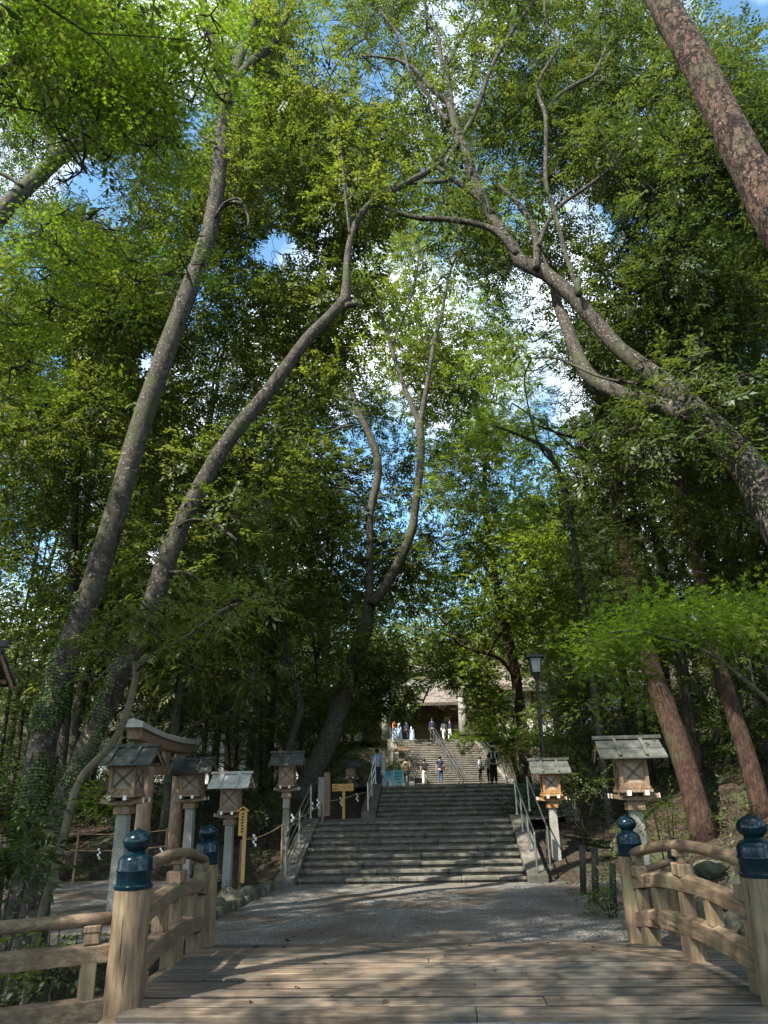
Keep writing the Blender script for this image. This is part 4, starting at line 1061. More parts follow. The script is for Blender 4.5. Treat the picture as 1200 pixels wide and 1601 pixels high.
CLEAR = []    # world space capsules kept free of leaves (path airspace, lanterns, rails)
def crown_points(clumps, dens, rng):
    C, D = [], []
    for (c, r) in clumps:
        r = np.asarray(r if hasattr(r, '__len__') else (r, r, r*0.62))
        n = max(6, int(dens*r[0]*r[1]*r[2]**0.7*4))
        u = rng.normal(size=(n, 3)); u /= np.linalg.norm(u, axis=1, keepdims=True)
        rad = rng.random(n)**0.42
        p = u*rad[:, None]*r*(1+0.18*np.sin(u[:, :1]*7+c[0])*np.cos(u[:, 1:2]*6+c[1]))
        C.append(p+np.asarray(c)); 
        d = u.copy(); d[:, 2] = d[:, 2]*0.5+rng.uniform(-0.35, 0.2, n); D.append(d+rng.normal(size=(n, 3))*0.35)
    return np.concatenate(C), np.concatenate(D)
def place_sprays(C, D, spray, rng, scale=(0.55, 1.4)):
    n = len(C)
    d = D/np.linalg.norm(D, axis=1, keepdims=True)
    up = np.array([0, 0, 1.0])+rng.normal(size=(n, 3))*0.28
    b = np.cross(up, d); b /= np.linalg.norm(b, axis=1, keepdims=True)
    nn = np.cross(d, b)
    s = rng.uniform(scale[0], scale[1], n)[:, None]
    out = C[:, None, :] + (spray[None, :, 0:1]*d[:, None, :] + spray[None, :, 1:2]*b[:, None, :] + spray[None, :, 2:3]*nn[:, None, :])*s[:, None, :]
    return out.reshape(-1, 3)
def crown_verts(clumps, dens, kind, rng, leaf=0.085, gaps=True, n_leaf=11, gapx=1.0):
    C, D = crown_points(clumps, dens, rng)
    if gaps:
        k = gap_keep(C, rng, gapx); C, D = C[k], D[k]
    if not len(C): return np.zeros((0, 3))
    vs = []
    idx = rng.integers(0, 4, len(C))
    for q in range(4):
        m = idx == q
        if not m.any(): continue
        if kind == 'maple': sp = make_maple(n_leaf, 0.42, leaf, rng)
        elif kind == 'cedar': sp = make_spray(n_leaf+4, 0.42, leaf*1.2, leaf*0.28, rng, 'cedar')
        elif kind == 'narrow': sp = make_spray(n_leaf, 0.30, leaf*1.35, leaf*0.36, rng)
        else: sp = make_spray(n_leaf, 0.36, leaf, leaf*0.46, rng)
        vs.append(place_sprays(C[m], D[m], sp, rng))
    return np.concatenate(vs)

def catmull(pts, step=0.3):
    pts = [Vector(p) for p in pts]
    if len(pts) < 3:
        n = max(2, int((pts[1]-pts[0]).length/step)); return [pts[0].lerp(pts[1], i/n) for i in range(n+1)], [i/n for i in range(n+1)]
    P = [pts[0]*2-pts[1]]+pts+[pts[-1]*2-pts[-2]]
    out = []; par = []
    for i in range(1, len(P)-2):
        n = max(1, int((P[i+1]-P[i]).length/step))
        for k in range(n):
            t = k/n; a, b, c, d = P[i-1], P[i], P[i+1], P[i+2]
            out.append(0.5*((2*b)+(c-a)*t+(2*a-5*b+4*c-d)*t*t+(-a+3*b-3*c+d)*t**3)); par.append(i-1+t)
    out.append(P[-2]); par.append(len(pts)-1)
    return out, par
def px_path(path, Y0, Y1):
    """path of (px, py, width_px) between two distances -> world points and radii"""
    L = [0]
    for a, b in zip(path[:-1], path[1:]): L.append(L[-1]+math.hypot(b[0]-a[0], b[1]-a[1]))
    W_, R_ = [], []
    for (x, y, wd), l in zip(path, L):
        Yd = Y0+(Y1-Y0)*l/L[-1]; p = PY(x, y, Yd); W_.append(Vector(p)); R_.append(wd*0.84/2*depth(p)/FPX)
    return W_, R_
def limb_mesh(b, W_, R_, n=12, rough=0.10, seed=0.0, step=None, flare=0.0):
    pts, par = catmull(W_, step or max(0.12, min(0.4, max(R_)*1.2)))
    rad = [float(np.interp(t, range(len(R_)), R_)) for t in par]
    if flare:
        for i, p in enumerate(pts):
            h = (p-pts[0]).length
            rad[i] *= 1+flare*math.exp(-h/0.45)
    b.tube(pts, rad, n, rough=rough, seed=seed)
    return pts, rad
def twigs(b, a, r, rng, n=4, r0=0.014):
    a = Vector(a)
    for k in range(n):
        d = Vector(rng.normal(size=3)); d.normalize(); d.z = d.z*0.5+0.05
        p2 = a+d*r*rng.uniform(.6, 1.0); m_ = a.lerp(p2, .5)+Vector(rng.normal(size=3))*0.12*r
        b.tube([a, m_, p2], [r0, r0*.7, r0*.35], 4, cap=False)

BUDGET = [0]
XTRA = 1.7
def tree(label, trunk, Y0, Y1, limbs=(), bark='bark', leafm='leaf_mid', kind='broad', extra=(), dens=34, leaf=0.085, seed=0, ground=True, cr=1.0, grp=None, gapx=1.0, name='broadleaf_tree', auto=True, flare=0.35, every=1.1, start=0.45, n=14):
    rng = np.random.default_rng(seed+100)
    W_, R_ = px_path(trunk, Y0, Y1)
    base = W_[0].copy()
    if ground:
        gz = float(zg(base.x, base.y))-0.15
        if gz < base.z:
            d = (W_[0]-W_[1]); d.z = min(d.z, -0.3); k = (base.z-gz)/max(0.3, -d.z); ext = W_[0]+Vector((d.x, d.y, 0))*min(k, 1.5)*0.6; ext.z = gz
            W_.insert(0, ext); R_.insert(0, R_[0]*1.08)
    r = empty(name, tuple(W_[0])); tag(r, label, 'tree', grp)
    b = MB(); limb_mesh(b, W_, R_, n=n, seed=seed, flare=flare)
    b.build('trunk', M[bark], r, world=True, smooth=True)
    clumps = []
    tw = MB()
    def along(Wl, start, rr):
        pts, par = catmull(Wl, 0.25)
        tot = len(pts); acc = 0
        for i in range(int(tot*start), tot):
            acc += 0.25
            if acc >= every or i == tot-1:
                acc = 0
                off = Vector(rng.normal(size=3))*0.55; off.z = off.z*0.6+0.1
                c = pts[i]+off; q = rr*rng.uniform(.65, 1.15)
                clumps.append((tuple(c), q)); tw.tube([pts[i], pts[i].lerp(c, .5)+Vector(rng.normal(size=3))*.08, c], [.02, .015, .01], 5, cap=False); twigs(tw, c, q, rng, 4)
    if auto: along(W_, 0.75, 1.0*cr)
    for lm in limbs:
        path, a, c = lm[0], lm[1], lm[2]
        lw, lr = px_path(path, a, c)
        b = MB(); limb_mesh(b, lw, lr, n=10, seed=seed+3)
        b.build('branch', M[bark], r, world=True, smooth=True)
        if len(lm) < 4 or lm[3]: along(lw, start, 0.9*cr)
    for e in extra:
        # (x0,x1,y0,y1,Ya,Yb,count,radius)
        x0, x1, y0, y1, ya, yb, cnt, rad = e
        for _ in range(int(cnt*XTRA)):
            c = PY(rng.uniform(x0, x1), rng.uniform(y0, y1), rng.uniform(ya, yb)); q = rad*rng.uniform(.6, 1.2)
            clumps.append((tuple(c), q)); twigs(tw, c, q, rng, 5)
    if tw.v: tw.build('twigs', M['bark_dark'], r, world=True)['kind'] = 'stuff'
    if clumps:
        V_ = crown_verts(clumps, dens, kind, rng, leaf, gapx=gapx)
        BUDGET[0] += len(V_)//4
        if len(V_): np_mesh('crown', V_-np.array(r.location), 4, M[leafm], r)
    return r

# --- main trees, near the camera
A = tree('tall grey tree leaning right over the left lanterns, its lower trunk wrapped in ivy', [(27, 1480, 75), (40, 1380, 56), (57, 1217, 50), (85, 1080, 46), (118, 985, 43), (140, 930, 44), (178, 810, 40), (212, 690, 38), (238, 610, 37), (265, 535, 36), (300, 440, 32), (325, 370, 31), (340, 290, 27), (346, 210, 26), (350, 170, 28), (365, 125, 20), (378, 80, 16), (395, 40, 14), (405, 0, 13), (412, -60, 12)], 11.3, 14.5,
     limbs=[([(352, 165, 14), (342, 120, 12), (332, 70, 11), (322, 30, 10), (318, -20, 9)], 13.9, 14.6), ([(362, 130, 16), (395, 95, 16), (425, 70, 14), (445, 30, 12), (462, -15, 10)], 14, 15.0), ([(345, 325, 8), (362, 316, 8), (380, 322, 7), (388, 340, 5), (387, 356, 3)], 13.5, 13.4, False), ([(336, 340, 6), (350, 318, 5), (372, 310, 4), (380, 320, 3)], 13.5, 13.3, False), ([(338, 225, 5), (318, 215, 5), (300, 195, 4), (280, 190, 3)], 13.6, 13.9)],
     bark='bark', leafm='leaf_mid', leaf=.118, extra=[(150, 480, 0, 330, 15, 20, 22, 1.2), (60, 330, 320, 560, 14, 19, 26, 1.1), (340, 560, 20, 330, 14, 19, 34, 1.1), (0, 260, 380, 700, 15, 20, 24, 1.2), (300, 480, 330, 560, 16, 20, 14, 1.0)], seed=1, dens=24)
A2 = tree('leaning moss-flecked tree rising right from the ivy tree root and arching over the path', [(45, 1480, 60), (58, 1400, 50), (90, 1280, 44), (130, 1185, 42), (160, 1113, 40), (205, 1020, 38), (227, 976, 37), (248, 915, 40), (262, 870, 38), (283, 820, 32), (315, 757, 30), (355, 690, 29), (400, 635, 27), (440, 585, 25), (480, 530, 23), (520, 490, 21), (540, 468, 22), (541, 440, 15), (545, 385, 12), (562, 338, 12), (590, 310, 12), (635, 286, 12), (690, 255, 11), (715, 225, 10), (745, 170, 9), (768, 105, 8), (800, 50, 8), (835, 0, 7), (860, -40, 6)], 11.2, 15.5,
     limbs=[([(541, 478, 14), (552, 476, 11), (558, 474, 9)], 13.6, 13.7, False), ([(546, 365, 5), (538, 290, 5), (530, 220, 5), (512, 160, 4), (516, 120, 4), (542, 80, 4), (570, 60, 3)], 13.8, 14.8), ([(267, 830, 6), (300, 812, 5), (335, 820, 4), (370, 845, 4)], 12.8, 12.2), ([(258, 895, 8), (290, 895, 5), (315, 910, 4), (330, 935, 3)], 12.7, 12.0)],
     bark='bark', leafm='leaf_mid', leaf=.118, extra=[(540, 720, -20, 130, 16.5, 21, 14, 1.1), (360, 560, 330, 640, 15.5, 20, 28, 1.1), (440, 620, 180, 330, 16.5, 21, 14, 1.1), (420, 700, 120, 340, 15, 19, 22, 1.0), (150, 420, 600, 900, 15, 20, 26, 1.1)], seed=2, dens=24, flare=0.3)
A3 = tree('thin pale stem slanting in front of the left lantern with leafy sprays', [(64, 1432, 15), (82, 1375, 15), (103, 1290, 14), (118, 1235, 14), (135, 1205, 15), (165, 1175, 14), (188, 1140, 13), (205, 1090, 13), (212, 1050, 12), (206, 1025, 8), (192, 1000, 6)], 10.6, 10.6,
     limbs=[([(211, 1045, 8), (240, 1022, 8), (275, 1005, 7), (312, 980, 6), (345, 955, 5), (380, 940, 4)], 10.6, 10.2), ([(206, 1030, 5), (175, 1040, 4), (150, 1065, 3)], 10.6, 10.4), ([(208, 1030, 5), (225, 1005, 4), (245, 985, 3)], 10.5, 10.3)],
     bark='bark_pale', leafm='leaf_mid', kind='narrow', leaf=0.10, extra=[(140, 300, 940, 1030, 10, 10.8, 7, 0.35), (330, 420, 930, 990, 10, 11, 3, .35)], seed=3, dens=60, flare=0.1, cr=0.35, every=0.5, name='small_tree', auto=True)
B = tree('forked tree with two tall sinuous stems standing left of the middle steps', [(462, 1262, 46), (486, 1215, 40), (510, 1165, 40), (530, 1110, 37), (550, 1050, 34), (563, 1005, 30), (572, 970, 28), (577, 930, 17), (578, 870, 14), (579, 800, 14), (590, 750, 15), (589, 715, 15), (575, 675, 12), (556, 635, 11), (545, 590, 8), (532, 555, 6), (515, 500, 5), (508, 470, 4)], 27.5, 29.5,
     limbs=[([(580, 945, 20), (600, 920, 19), (625, 875, 18), (643, 830, 17), (650, 785, 15), (657, 730, 14), (658, 690, 14), (655, 660, 13)], 28, 29.3, False), ([(655, 662, 11), (645, 638, 10), (628, 595, 9), (609, 535, 8), (592, 480, 7), (584, 450, 6)], 29.3, 31), ([(656, 664, 11), (663, 625, 9), (670, 585, 8), (680, 530, 8), (690, 490, 7), (705, 420, 5), (735, 360, 4), (760, 310, 3)], 29.3, 31.5), ([(628, 865, 8), (608, 895, 6), (598, 905, 6)], 28.8, 28.5, False), ([(577, 800, 6), (555, 770, 5), (525, 762, 4), (498, 762, 3)], 28.3, 27.5), ([(551, 665, 5), (535, 668, 4), (500, 680, 3)], 28.8, 28), ([(612, 540, 5), (640, 470, 5), (652, 420, 4), (655, 370, 3)], 30.5, 31.5)],
     bark='bark_smooth', leafm='leaf_mid', flare=0.1, extra=[(560, 780, 300, 480, 30, 36, 13, 1.7), (420, 560, 470, 800, 29, 35, 22, 1.8), (470, 640, 800, 960, 29, 34, 12, 1.5), (540, 640, 960, 1060, 26, 28, 7, 1.0), (660, 800, 500, 620, 31, 36, 8, 1.6), (560, 760, 600, 900, 32, 38, 20, 1.8), (560, 650, 1020, 1150, 27.5, 32, 10, 1.2)], seed=4, dens=11, leaf=0.16)
C = tree('huge grey tree reaching in from the right edge over the path with contorted limbs', [(1330, 1010, 100), (1260, 890, 84), (1200, 785, 70), (1155, 712, 60), (1110, 668, 54), (1060, 620, 46), (1010, 578, 34), (970, 548, 28), (930, 503, 28), (893, 462, 27), (852, 428, 26), (812, 408, 26), (795, 378, 20), (768, 338, 18), (745, 290, 17), (727, 235, 15), (712, 195, 14), (700, 160, 12), (678, 143, 9), (645, 105, 8), (618, 92, 5), (567, 87, 4)], 11.5, 15.5,
     limbs=[([(1075, 650, 40), (1035, 635, 34), (990, 622, 32), (955, 610, 30), (925, 592, 28), (903, 558, 26), (888, 515, 24), (872, 478, 18), (862, 440, 12), (850, 400, 8)], 12.6, 14.8), ([(808, 398, 12), (780, 365, 13), (745, 350, 11), (700, 343, 11), (650, 340, 10), (612, 328, 9), (592, 322, 5)], 14, 14.5),
            ([(770, 336, 14), (752, 312, 12), (725, 292, 11), (700, 274, 10), (672, 252, 7)], 14.3, 14.6), ([(700, 283, 8), (670, 285, 7), (640, 287, 5), (610, 292, 3)], 14.5, 14.6),
            ([(712, 205, 9), (706, 180, 9), (706, 160, 8), (700, 125, 8), (690, 95, 7), (685, 60, 7), (668, 25, 5), (660, -20, 4)], 14.8, 15.8), ([(721, 262, 7), (717, 235, 8), (713, 215, 9), (705, 200, 8)], 14.8, 14.9, False),
            ([(905, 458, 9), (888, 410, 8), (872, 350, 8), (862, 315, 8), (853, 280, 8), (853, 185, 8), (843, 155, 7), (842, 128, 6), (857, 100, 6), (873, 72, 6), (864, 50, 5), (852, 35, 5), (851, -10, 4)], 13.5, 14.5), ([(856, 172, 6), (872, 150, 7), (900, 132, 8), (928, 116, 7), (945, 80, 6), (962, 45, 6), (980, -10, 5)], 14.2, 15),
            ([(838, 420, 14), (838, 385, 13), (833, 352, 12), (815, 325, 10), (800, 308, 8), (780, 290, 6)], 13.8, 14.6), ([(842, 385, 10), (850, 360, 9), (862, 338, 8), (880, 318, 7), (920, 290, 7), (950, 265, 5), (975, 235, 4)], 13.9, 14.5), ([(905, 462, 12), (903, 445, 11), (905, 436, 12)], 13.4, 13.4, False),
            ([(700, 190, 8), (680, 165, 7), (655, 130, 6), (640, 112, 6), (625, 60, 5), (590, 10, 4)], 14.8, 15.6), ([(700, 100, 5), (720, 60, 5), (740, 20, 4), (750, -20, 3)], 15, 15.6), ([(835, 560, 3), (870, 560, 4), (940, 590, 5), (1000, 600, 6)], 13.2, 12.4, False)],
     bark='bark', leafm='leaf_dark', leaf=.115, extra=[(760, 960, 230, 520, 18, 23, 16, 1.1), (1000, 1210, 380, 700, 15.5, 20, 30, 1.2), (940, 1210, 60, 420, 14.5, 19, 50, 1.2), (900, 1200, 400, 540, 15, 18, 18, 0.95), (560, 840, -20, 200, 16.5, 21, 26, 1.1), (800, 1000, -20, 300, 16, 20, 26, 1.1), (1000, 1130, 60, 300, 11.5, 13.5, 7, .8), (690, 860, 200, 420, 18, 22, 10, 1.), (970, 1180, 560, 720, 11.4, 12.6, 22, 0.42), (900, 1010, 640, 760, 13, 14, 12, .55)], seed=5, dens=24, cr=.9, flare=0, every=1.3)
D = tree('thick scaly red-barked trunk crossing the top right corner', [(1330, 560, 84), (1265, 440, 78), (1200, 318, 70), (1150, 220, 62), (1115, 150, 57), (1082, 85, 55), (1050, 30, 53), (1028, -10, 52), (1000, -60, 50)], 8.4, 9.6, bark='bark_pine', auto=False, seed=6, flare=0, name='pine_tree')
E1 = tree('cedar with red bark leaning left behind the large right lantern', [(1095, 1285, 46), (1072, 1200, 42), (1045, 1120, 40), (1010, 1020, 36), (990, 930, 29), (978, 860, 24), (970, 800, 24), (958, 740, 26), (945, 680, 20), (937, 620, 15), (930, 560, 12), (925, 530, 10), (918, 470, 8)], 20, 24, bark='bark_cedar', leafm='leaf_dark', kind='cedar', extra=[(900, 1020, 560, 780, 22, 25, 14, 1.2), (880, 1080, 800, 960, 20, 24, 14, 1.1)], flare=.12, seed=7, dens=22, name='cedar_tree', every=1.3, limbs=[([(960, 720, 9), (925, 690, 6), (880, 680, 5), (840, 665, 3)], 22.5, 21.5), ([(975, 800, 9), (1000, 830, 6), (1040, 860, 4)], 22, 22.5)])
E2 = tree('slim cedar on the right slope with sunlit reddish trunk', [(1172, 1195, 34), (1150, 1125, 29), (1125, 1040, 26), (1105, 960, 23), (1088, 880, 19), (1070, 790, 17), (1055, 710, 14), (1042, 665, 11), (1020, 580, 9), (1000, 500, 7)], 20, 23, bark='bark_cedar', leafm='leaf_mid', kind='cedar', extra=[(1000, 1160, 640, 800, 20, 25, 12, 1.1), (1060, 1200, 820, 940, 21, 26, 14, 1.2)], flare=.12, seed=8, dens=22, name='cedar_tree')
F1 = tree('dark trunk with red-brown bark right of the upper stairs behind the lamp', [(818, 1175, 19), (813, 1110, 20), (803, 1040, 19), (790, 980, 18), (778, 930, 16), (765, 850, 11), (757, 780, 9), (757, 700, 7), (745, 640, 6), (738, 600, 5)], 33, 38, bark='bark_cedar', leafm='leaf_light', extra=[(560, 900, 320, 620, 34, 42, 30, 2.0), (700, 850, 600, 800, 36, 44, 12, 2.0), (740, 860, 820, 1000, 32, 38, 18, 1.8), (690, 800, 1020, 1105, 34, 38, 16, 1.5), (640, 760, 830, 1000, 36, 43, 15, 1.9), (790, 840, 1120, 1190, 30, 33, 6, .9)], seed=9, dens=7, leaf=0.17, limbs=[([(806, 1060, 8), (780, 1030, 6), (745, 1018, 5), (715, 1005, 5), (700, 980, 4), (680, 960, 3)], 33, 31), ([(790, 980, 8), (770, 1010, 4), (755, 1035, 3)], 33, 32)])
G1 = tree('pale S-curved stem standing behind the dark-roofed lantern left of the handrail', [(449, 1180, 15), (460, 1140, 15), (470, 1110, 15), (464, 1080, 13), (455, 1050, 12), (446, 1010, 10), (440, 950, 9), (446, 880, 8), (440, 800, 7)], 27, 29, bark='bark_smooth', leafm='leaf_mid', extra=[(380, 520, 780, 1010, 26, 31, 14, 1.4)], seed=10, dens=18, leaf=0.11)
G2 = tree('slender dark trunk in the left background, its crown against the sky', [(112, 1000, 20), (113, 900, 18), (116, 780, 17), (124, 700, 15), (133, 620, 12), (140, 560, 9), (150, 480, 6)], 21, 23, bark='bark', leafm='leaf_dark', extra=[(20, 220, 420, 640, 20, 25, 22, 1.3), (0, 140, 640, 820, 20, 26, 14, 1.3)], seed=11, dens=24, leaf=.1)
G3 = tree('pale limbed tree reaching in at the upper left edge', [(-160, 620, 60), (-80, 450, 44), (0, 335, 32), (50, 285, 28), (100, 240, 26), (150, 205, 22), (200, 170, 14), (235, 130, 8)], 11, 13, limbs=[([(85, 250, 14), (60, 175, 14), (30, 130, 12), (0, 105, 10), (-30, 90, 8)], 12, 12.5), ([(35, 292, 8), (10, 275, 8), (-20, 265, 7)], 11.8, 11.8, False), ([(110, 235, 10), (150, 230, 8), (200, 215, 5), (240, 215, 3)], 12.3, 12.8)], bark='bark_smooth', leafm='leaf_dark', extra=[(0, 200, 0, 260, 13, 18, 22, 1.1), (0, 110, 280, 420, 13, 17, 10, 1.0), (180, 330, 180, 330, 13, 17, 8, .9)], seed=12, dens=28, flare=0)
# maples
H1 = tree('bright green maple spreading over the upper left corner', [(-330, 560, 40), (-200, 380, 34), (-80, 200, 26), (20, 100, 14), (100, 60, 10), (200, 110, 7), (300, 160, 4)], 6.2, 8.0, limbs=[([(20, 20, 7), (30, 60, 6), (70, 160, 5), (110, 240, 4), (135, 270, 3)], 7, 7.6), ([(60, 60, 6), (100, 120, 5), (125, 180, 4), (133, 235, 3)], 7, 7.4), ([(160, -20, 6), (190, 40, 5), (240, 80, 4), (300, 130, 3)], 7.6, 8.4)], bark='bark_dark', leafm='leaf_maple', kind='maple', leaf=0.052,
     extra=[(20, 350, -20, 160, 7.2, 9.0, 34, 0.62), (0, 300, 140, 235, 7.2, 9, 12, 0.5), (60, 330, 330, 470, 8.0, 10, 12, 0.42), (0, 90, 470, 600, 8, 10, 5, .5), (90, 200, 230, 340, 8, 9.5, 3, .45)], seed=13, dens=55, flare=0, cr=0.5, every=.7, name='maple_tree', gapx=.8)
H2 = tree('slender maple with fresh green fans above the path right of centre', [(905, 900, 12), (890, 800, 10), (875, 740, 9), (850, 700, 8), (810, 680, 6), (770, 665, 4)], 24, 24, limbs=[([(890, 800, 7), (930, 760, 5), (915, 720, 5), (860, 670, 4), (800, 630, 3)], 24, 24.5), ([(870, 730, 5), (840, 690, 4), (820, 600, 3), (830, 560, 3)], 24, 25)], bark='bark_smooth', leafm='leaf_light', kind='maple', leaf=0.085,
     extra=[(720, 940, 520, 710, 23, 30, 26, .9), (680, 800, 640, 800, 24, 29, 12, .9), (760, 860, 720, 800, 23, 26, 6, .8), (480, 560, 560, 640, 20, 22, 3, .8)], seed=14, dens=13, flare=0, name='maple_tree', cr=.7)
H3 = tree('low maple branch with flat bright green sprays entering from the right edge', [(1330, 1260, 14), (1260, 1160, 11), (1200, 1095, 9), (1160, 1060, 8), (1115, 1025, 7), (1070, 1005, 6), (1030, 995, 5), (990, 985, 4), (950, 990, 3)], 8.6, 8.6, limbs=[([(1120, 1030, 4), (1100, 1000, 4), (1060, 975, 3)], 8.6, 8.8), ([(1180, 1075, 5), (1165, 1020, 4), (1150, 980, 3)], 8.6, 8.9)], bark='bark_smooth', leafm='leaf_maple', kind='maple', leaf=0.052, seed=15, dens=60, flare=0, cr=.0001, auto=False, start=2.0, name='maple_tree')
rng = np.random.default_rng(77)
cl = []
for _ in range(46):
    t = rng.random(); px = 925+t*300; py = 1000-44*min(1, t*2.2)+rng.uniform(-12, 26)+10*t
    if px < 960: py += 18
    c = PY(px, py, rng.uniform(8.3, 9.6)); cl.append((tuple(c), (0.30, 0.30, 0.05)))
for _ in range(7):
    c = PY(rng.uniform(900, 1010), rng.uniform(1020, 1110), rng.uniform(9, 10)); cl.append((tuple(c), (0.22, 0.22, 0.05)))
V_ = crown_verts(cl, 430, 'maple', rng, 0.058, gaps=False, n_leaf=8); np_mesh('crown', V_-np.array(H3.location), 4, M['leaf_maple'], H3)

tree('young light green maple stretching a branch over the right half of the upper stairs', [(806, 1200, 8), (798, 1175, 7), (780, 1155, 6), (750, 1148, 4), (715, 1150, 3)], 46, 46, limbs=[([(798, 1175, 5), (805, 1140, 4), (800, 1110, 3)], 46, 46)], bark='bark_dark', leafm='leaf_maple', kind='maple', leaf=.15,
     extra=[(690, 745, 1138, 1162, 45, 47, 4, .8), (760, 830, 1120, 1170, 45, 48, 7, 1.0)], seed=31, dens=11, flare=0, name='maple_tree', cr=.7)
tree('yellow-green young tree in front of the shrine roof left of the upper stairs', [(640, 1160, 6), (648, 1130, 5), (660, 1100, 4), (672, 1070, 3)], 64, 64, bark='bark_dark', leafm='leaf_far', leaf=.2,
     extra=[(630, 700, 1040, 1118, 63, 66, 12, 1.3), (690, 780, 1010, 1095, 63, 68, 14, 1.5), (684, 745, 1085, 1138, 56.5, 60, 9, .9), (625, 662, 1085, 1118, 57, 60, 5, .9)], seed=32, dens=8, flare=0, name='small_tree', cr=1.0)
# ivy on the leaning trunk
def ivy(parent, path, Y0, Y1, n, rr, t0=0, t1=1, seed=3, leafsz=0.05, mat='ivy', name='ivy'):
    rng = np.random.default_rng(seed)
    W_, R_ = px_path(path, Y0, Y1); pts, par = catmull(W_, 0.05)
    rad = [float(np.interp(t, range(len(R_)), R_)) for t in par]
    C, D, Nn = [], [], []
    m = len(pts)
    for _ in range(n):
        i = int(m*(t0+(t1-t0)*rng.random()**0.8)); i = min(m-2, i)
        T = (pts[i+1]-pts[i]).normalized(); a = rng.uniform(0, 2*math.pi)
        s1 = T.cross(Vector((0, 1, 0))).normalized(); s2 = T.cross(s1)
        dv = s1*math.cos(a)+s2*math.sin(a)
        if mnoise.noise(pts[i]*1.2+dv*0.8) < -0.22+0.3*(i/m): continue
        C.append(pts[i]+dv*(rad[i]*1.02+rng.uniform(0, rr))); D.append(dv*0.35+Vector((rng.normal()*.5, rng.normal()*.5, -0.6)))
        Nn.append(dv)
    C = np.array(C); D = np.array(D); Nn = np.array(Nn)+rng.normal(size=(len(C), 3))*0.35
    d = D/np.linalg.norm(D, axis=1, keepdims=True); b = np.cross(Nn, d); b /= np.linalg.norm(b, axis=1, keepdims=True); nn = np.cross(d, b)
    l = leafsz*rng.uniform(.6, 1.2, len(C))[:, None]
    V_ = np.stack([C, C+d*l*.45+b*l*.38, C+d*l*1.05-nn*l*.1, C+d*l*.45-b*l*.38], 1).reshape(-1, 3)
    np_mesh(name, V_-np.array(parent.location), 4, M[mat], parent)
pA = [(40, 1370, 60), (57, 1217, 52), (85, 1080, 47), (118, 985, 44), (140, 930, 40)]
ivy(A, pA, 11.5, 12.5, 15000, 0.05)
ivy(A2, [(58, 1400, 50), (90, 1280, 44), (130, 1185, 42), (160, 1113, 40), (205, 1020, 38)], 11.3, 12.2, 5500, 0.03, seed=5, leafsz=0.035)
#@@WOOD@@
# ------------------------------------------------------------------ the wood behind: each tree with trunk, limbs and crown of its own
def woodtree(x, y, h, label, bark='bark_dark', leafm='leaf_dark', kind='broad', sp=2.6, low=0.35, n=15, dens=9, leaf=0.13, r0=0.2, seed=0, lean=(0, 0), grp='trees of the wood', name='broadleaf_tree', gapx=1.0, rad=1.5, gaps=True):
    rng = np.random.default_rng(seed+500)
    z0 = float(zg(x, y))-0.2
    root = empty(name, (x, y, z0)); tag(root, label, 'tree', grp)
    ph = rng.uniform(0, 6.28); am = rng.uniform(.1, .45)
    pts, rr = [], []
    for k in range(8):
        t = k/7
        pts.append((x+lean[0]*t*t+am*math.sin(ph+t*4)*t, y+lean[1]*t*t+am*math.cos(ph*1.7+t*3.4)*t, z0+h*0.93*t)); rr.append(r0*(1-0.82*t))
    b = MB(); P_, Rr = limb_mesh(b, pts, rr, n=9, seed=seed, step=0.6, flare=.4)
    b.build('trunk', M[bark], root, world=True, smooth=True)
    clumps = []; br = MB()
    for k in range(n):
        t = low+(1-low)*(k+0.5)/n
        i = min(len(P_)-1, int(t*(len(P_)-1))); a = P_[i]
        az = k*2.4+rng.uniform(-.5, .5)
        reach = sp*(1.0-0.55*max(0, (t-.45)/.55)**1.5)*rng.uniform(.55, 1.1)
        if kind == 'cedar': reach *= .75
        c = a+Vector((math.cos(az)*reach, math.sin(az)*reach, (0.15 if kind == 'cedar' else 0.45)*reach*rng.uniform(.4, 1.2)))
        m_ = a.lerp(c, .5)+Vector((0, 0, 0.15*reach))
        br.tube([a, m_, c], [max(.02, Rr[i]*.42), .03, .012], 5, cap=False)
        q = rad*rng.uniform(.7, 1.2)
        clumps.append((tuple(c), (q, q, q*.62)))
        if rng.random() < .6: clumps.append((tuple(a.lerp(c, .55)+Vector(rng.normal(size=3))*.4), (q*.7, q*.7, q*.45)))
        twigs(br, c, q, rng, 2, .012)
    clumps.append((tuple(P_[-1]), (rad, rad, rad*.8)))
    br.build('limbs', M[bark], root, world=True)['kind'] = 'stuff'
    V_ = crown_verts(clumps, dens, kind, rng, leaf, gaps=gaps, gapx=gapx, n_leaf=10)
    BUDGET[0] += len(V_)//4
    if len(V_): np_mesh('crown', V_-np.array(root.location), 4, M[leafm], root)
    return root
LB = {
 'Ln': 'dark evergreen in the near left wood beyond the side path', 'Lm': 'mid-distance evergreen in the crowded wood left of the stairs', 'Lf': 'far tree closing the left wood behind the white buildings',
 'Rn': 'evergreen on the near right slope beyond the large lantern', 'Rm': 'mid-distance tree in the wood right of the stairs', 'Rf': 'far tree closing the right wood',
 'Cf': 'sunlit tree on the hillside above the shrine hall', 'Rc': 'red-barked cedar in the wood right of the stairs', 'Lc': 'red-barked cedar in the wood left of the stairs'}
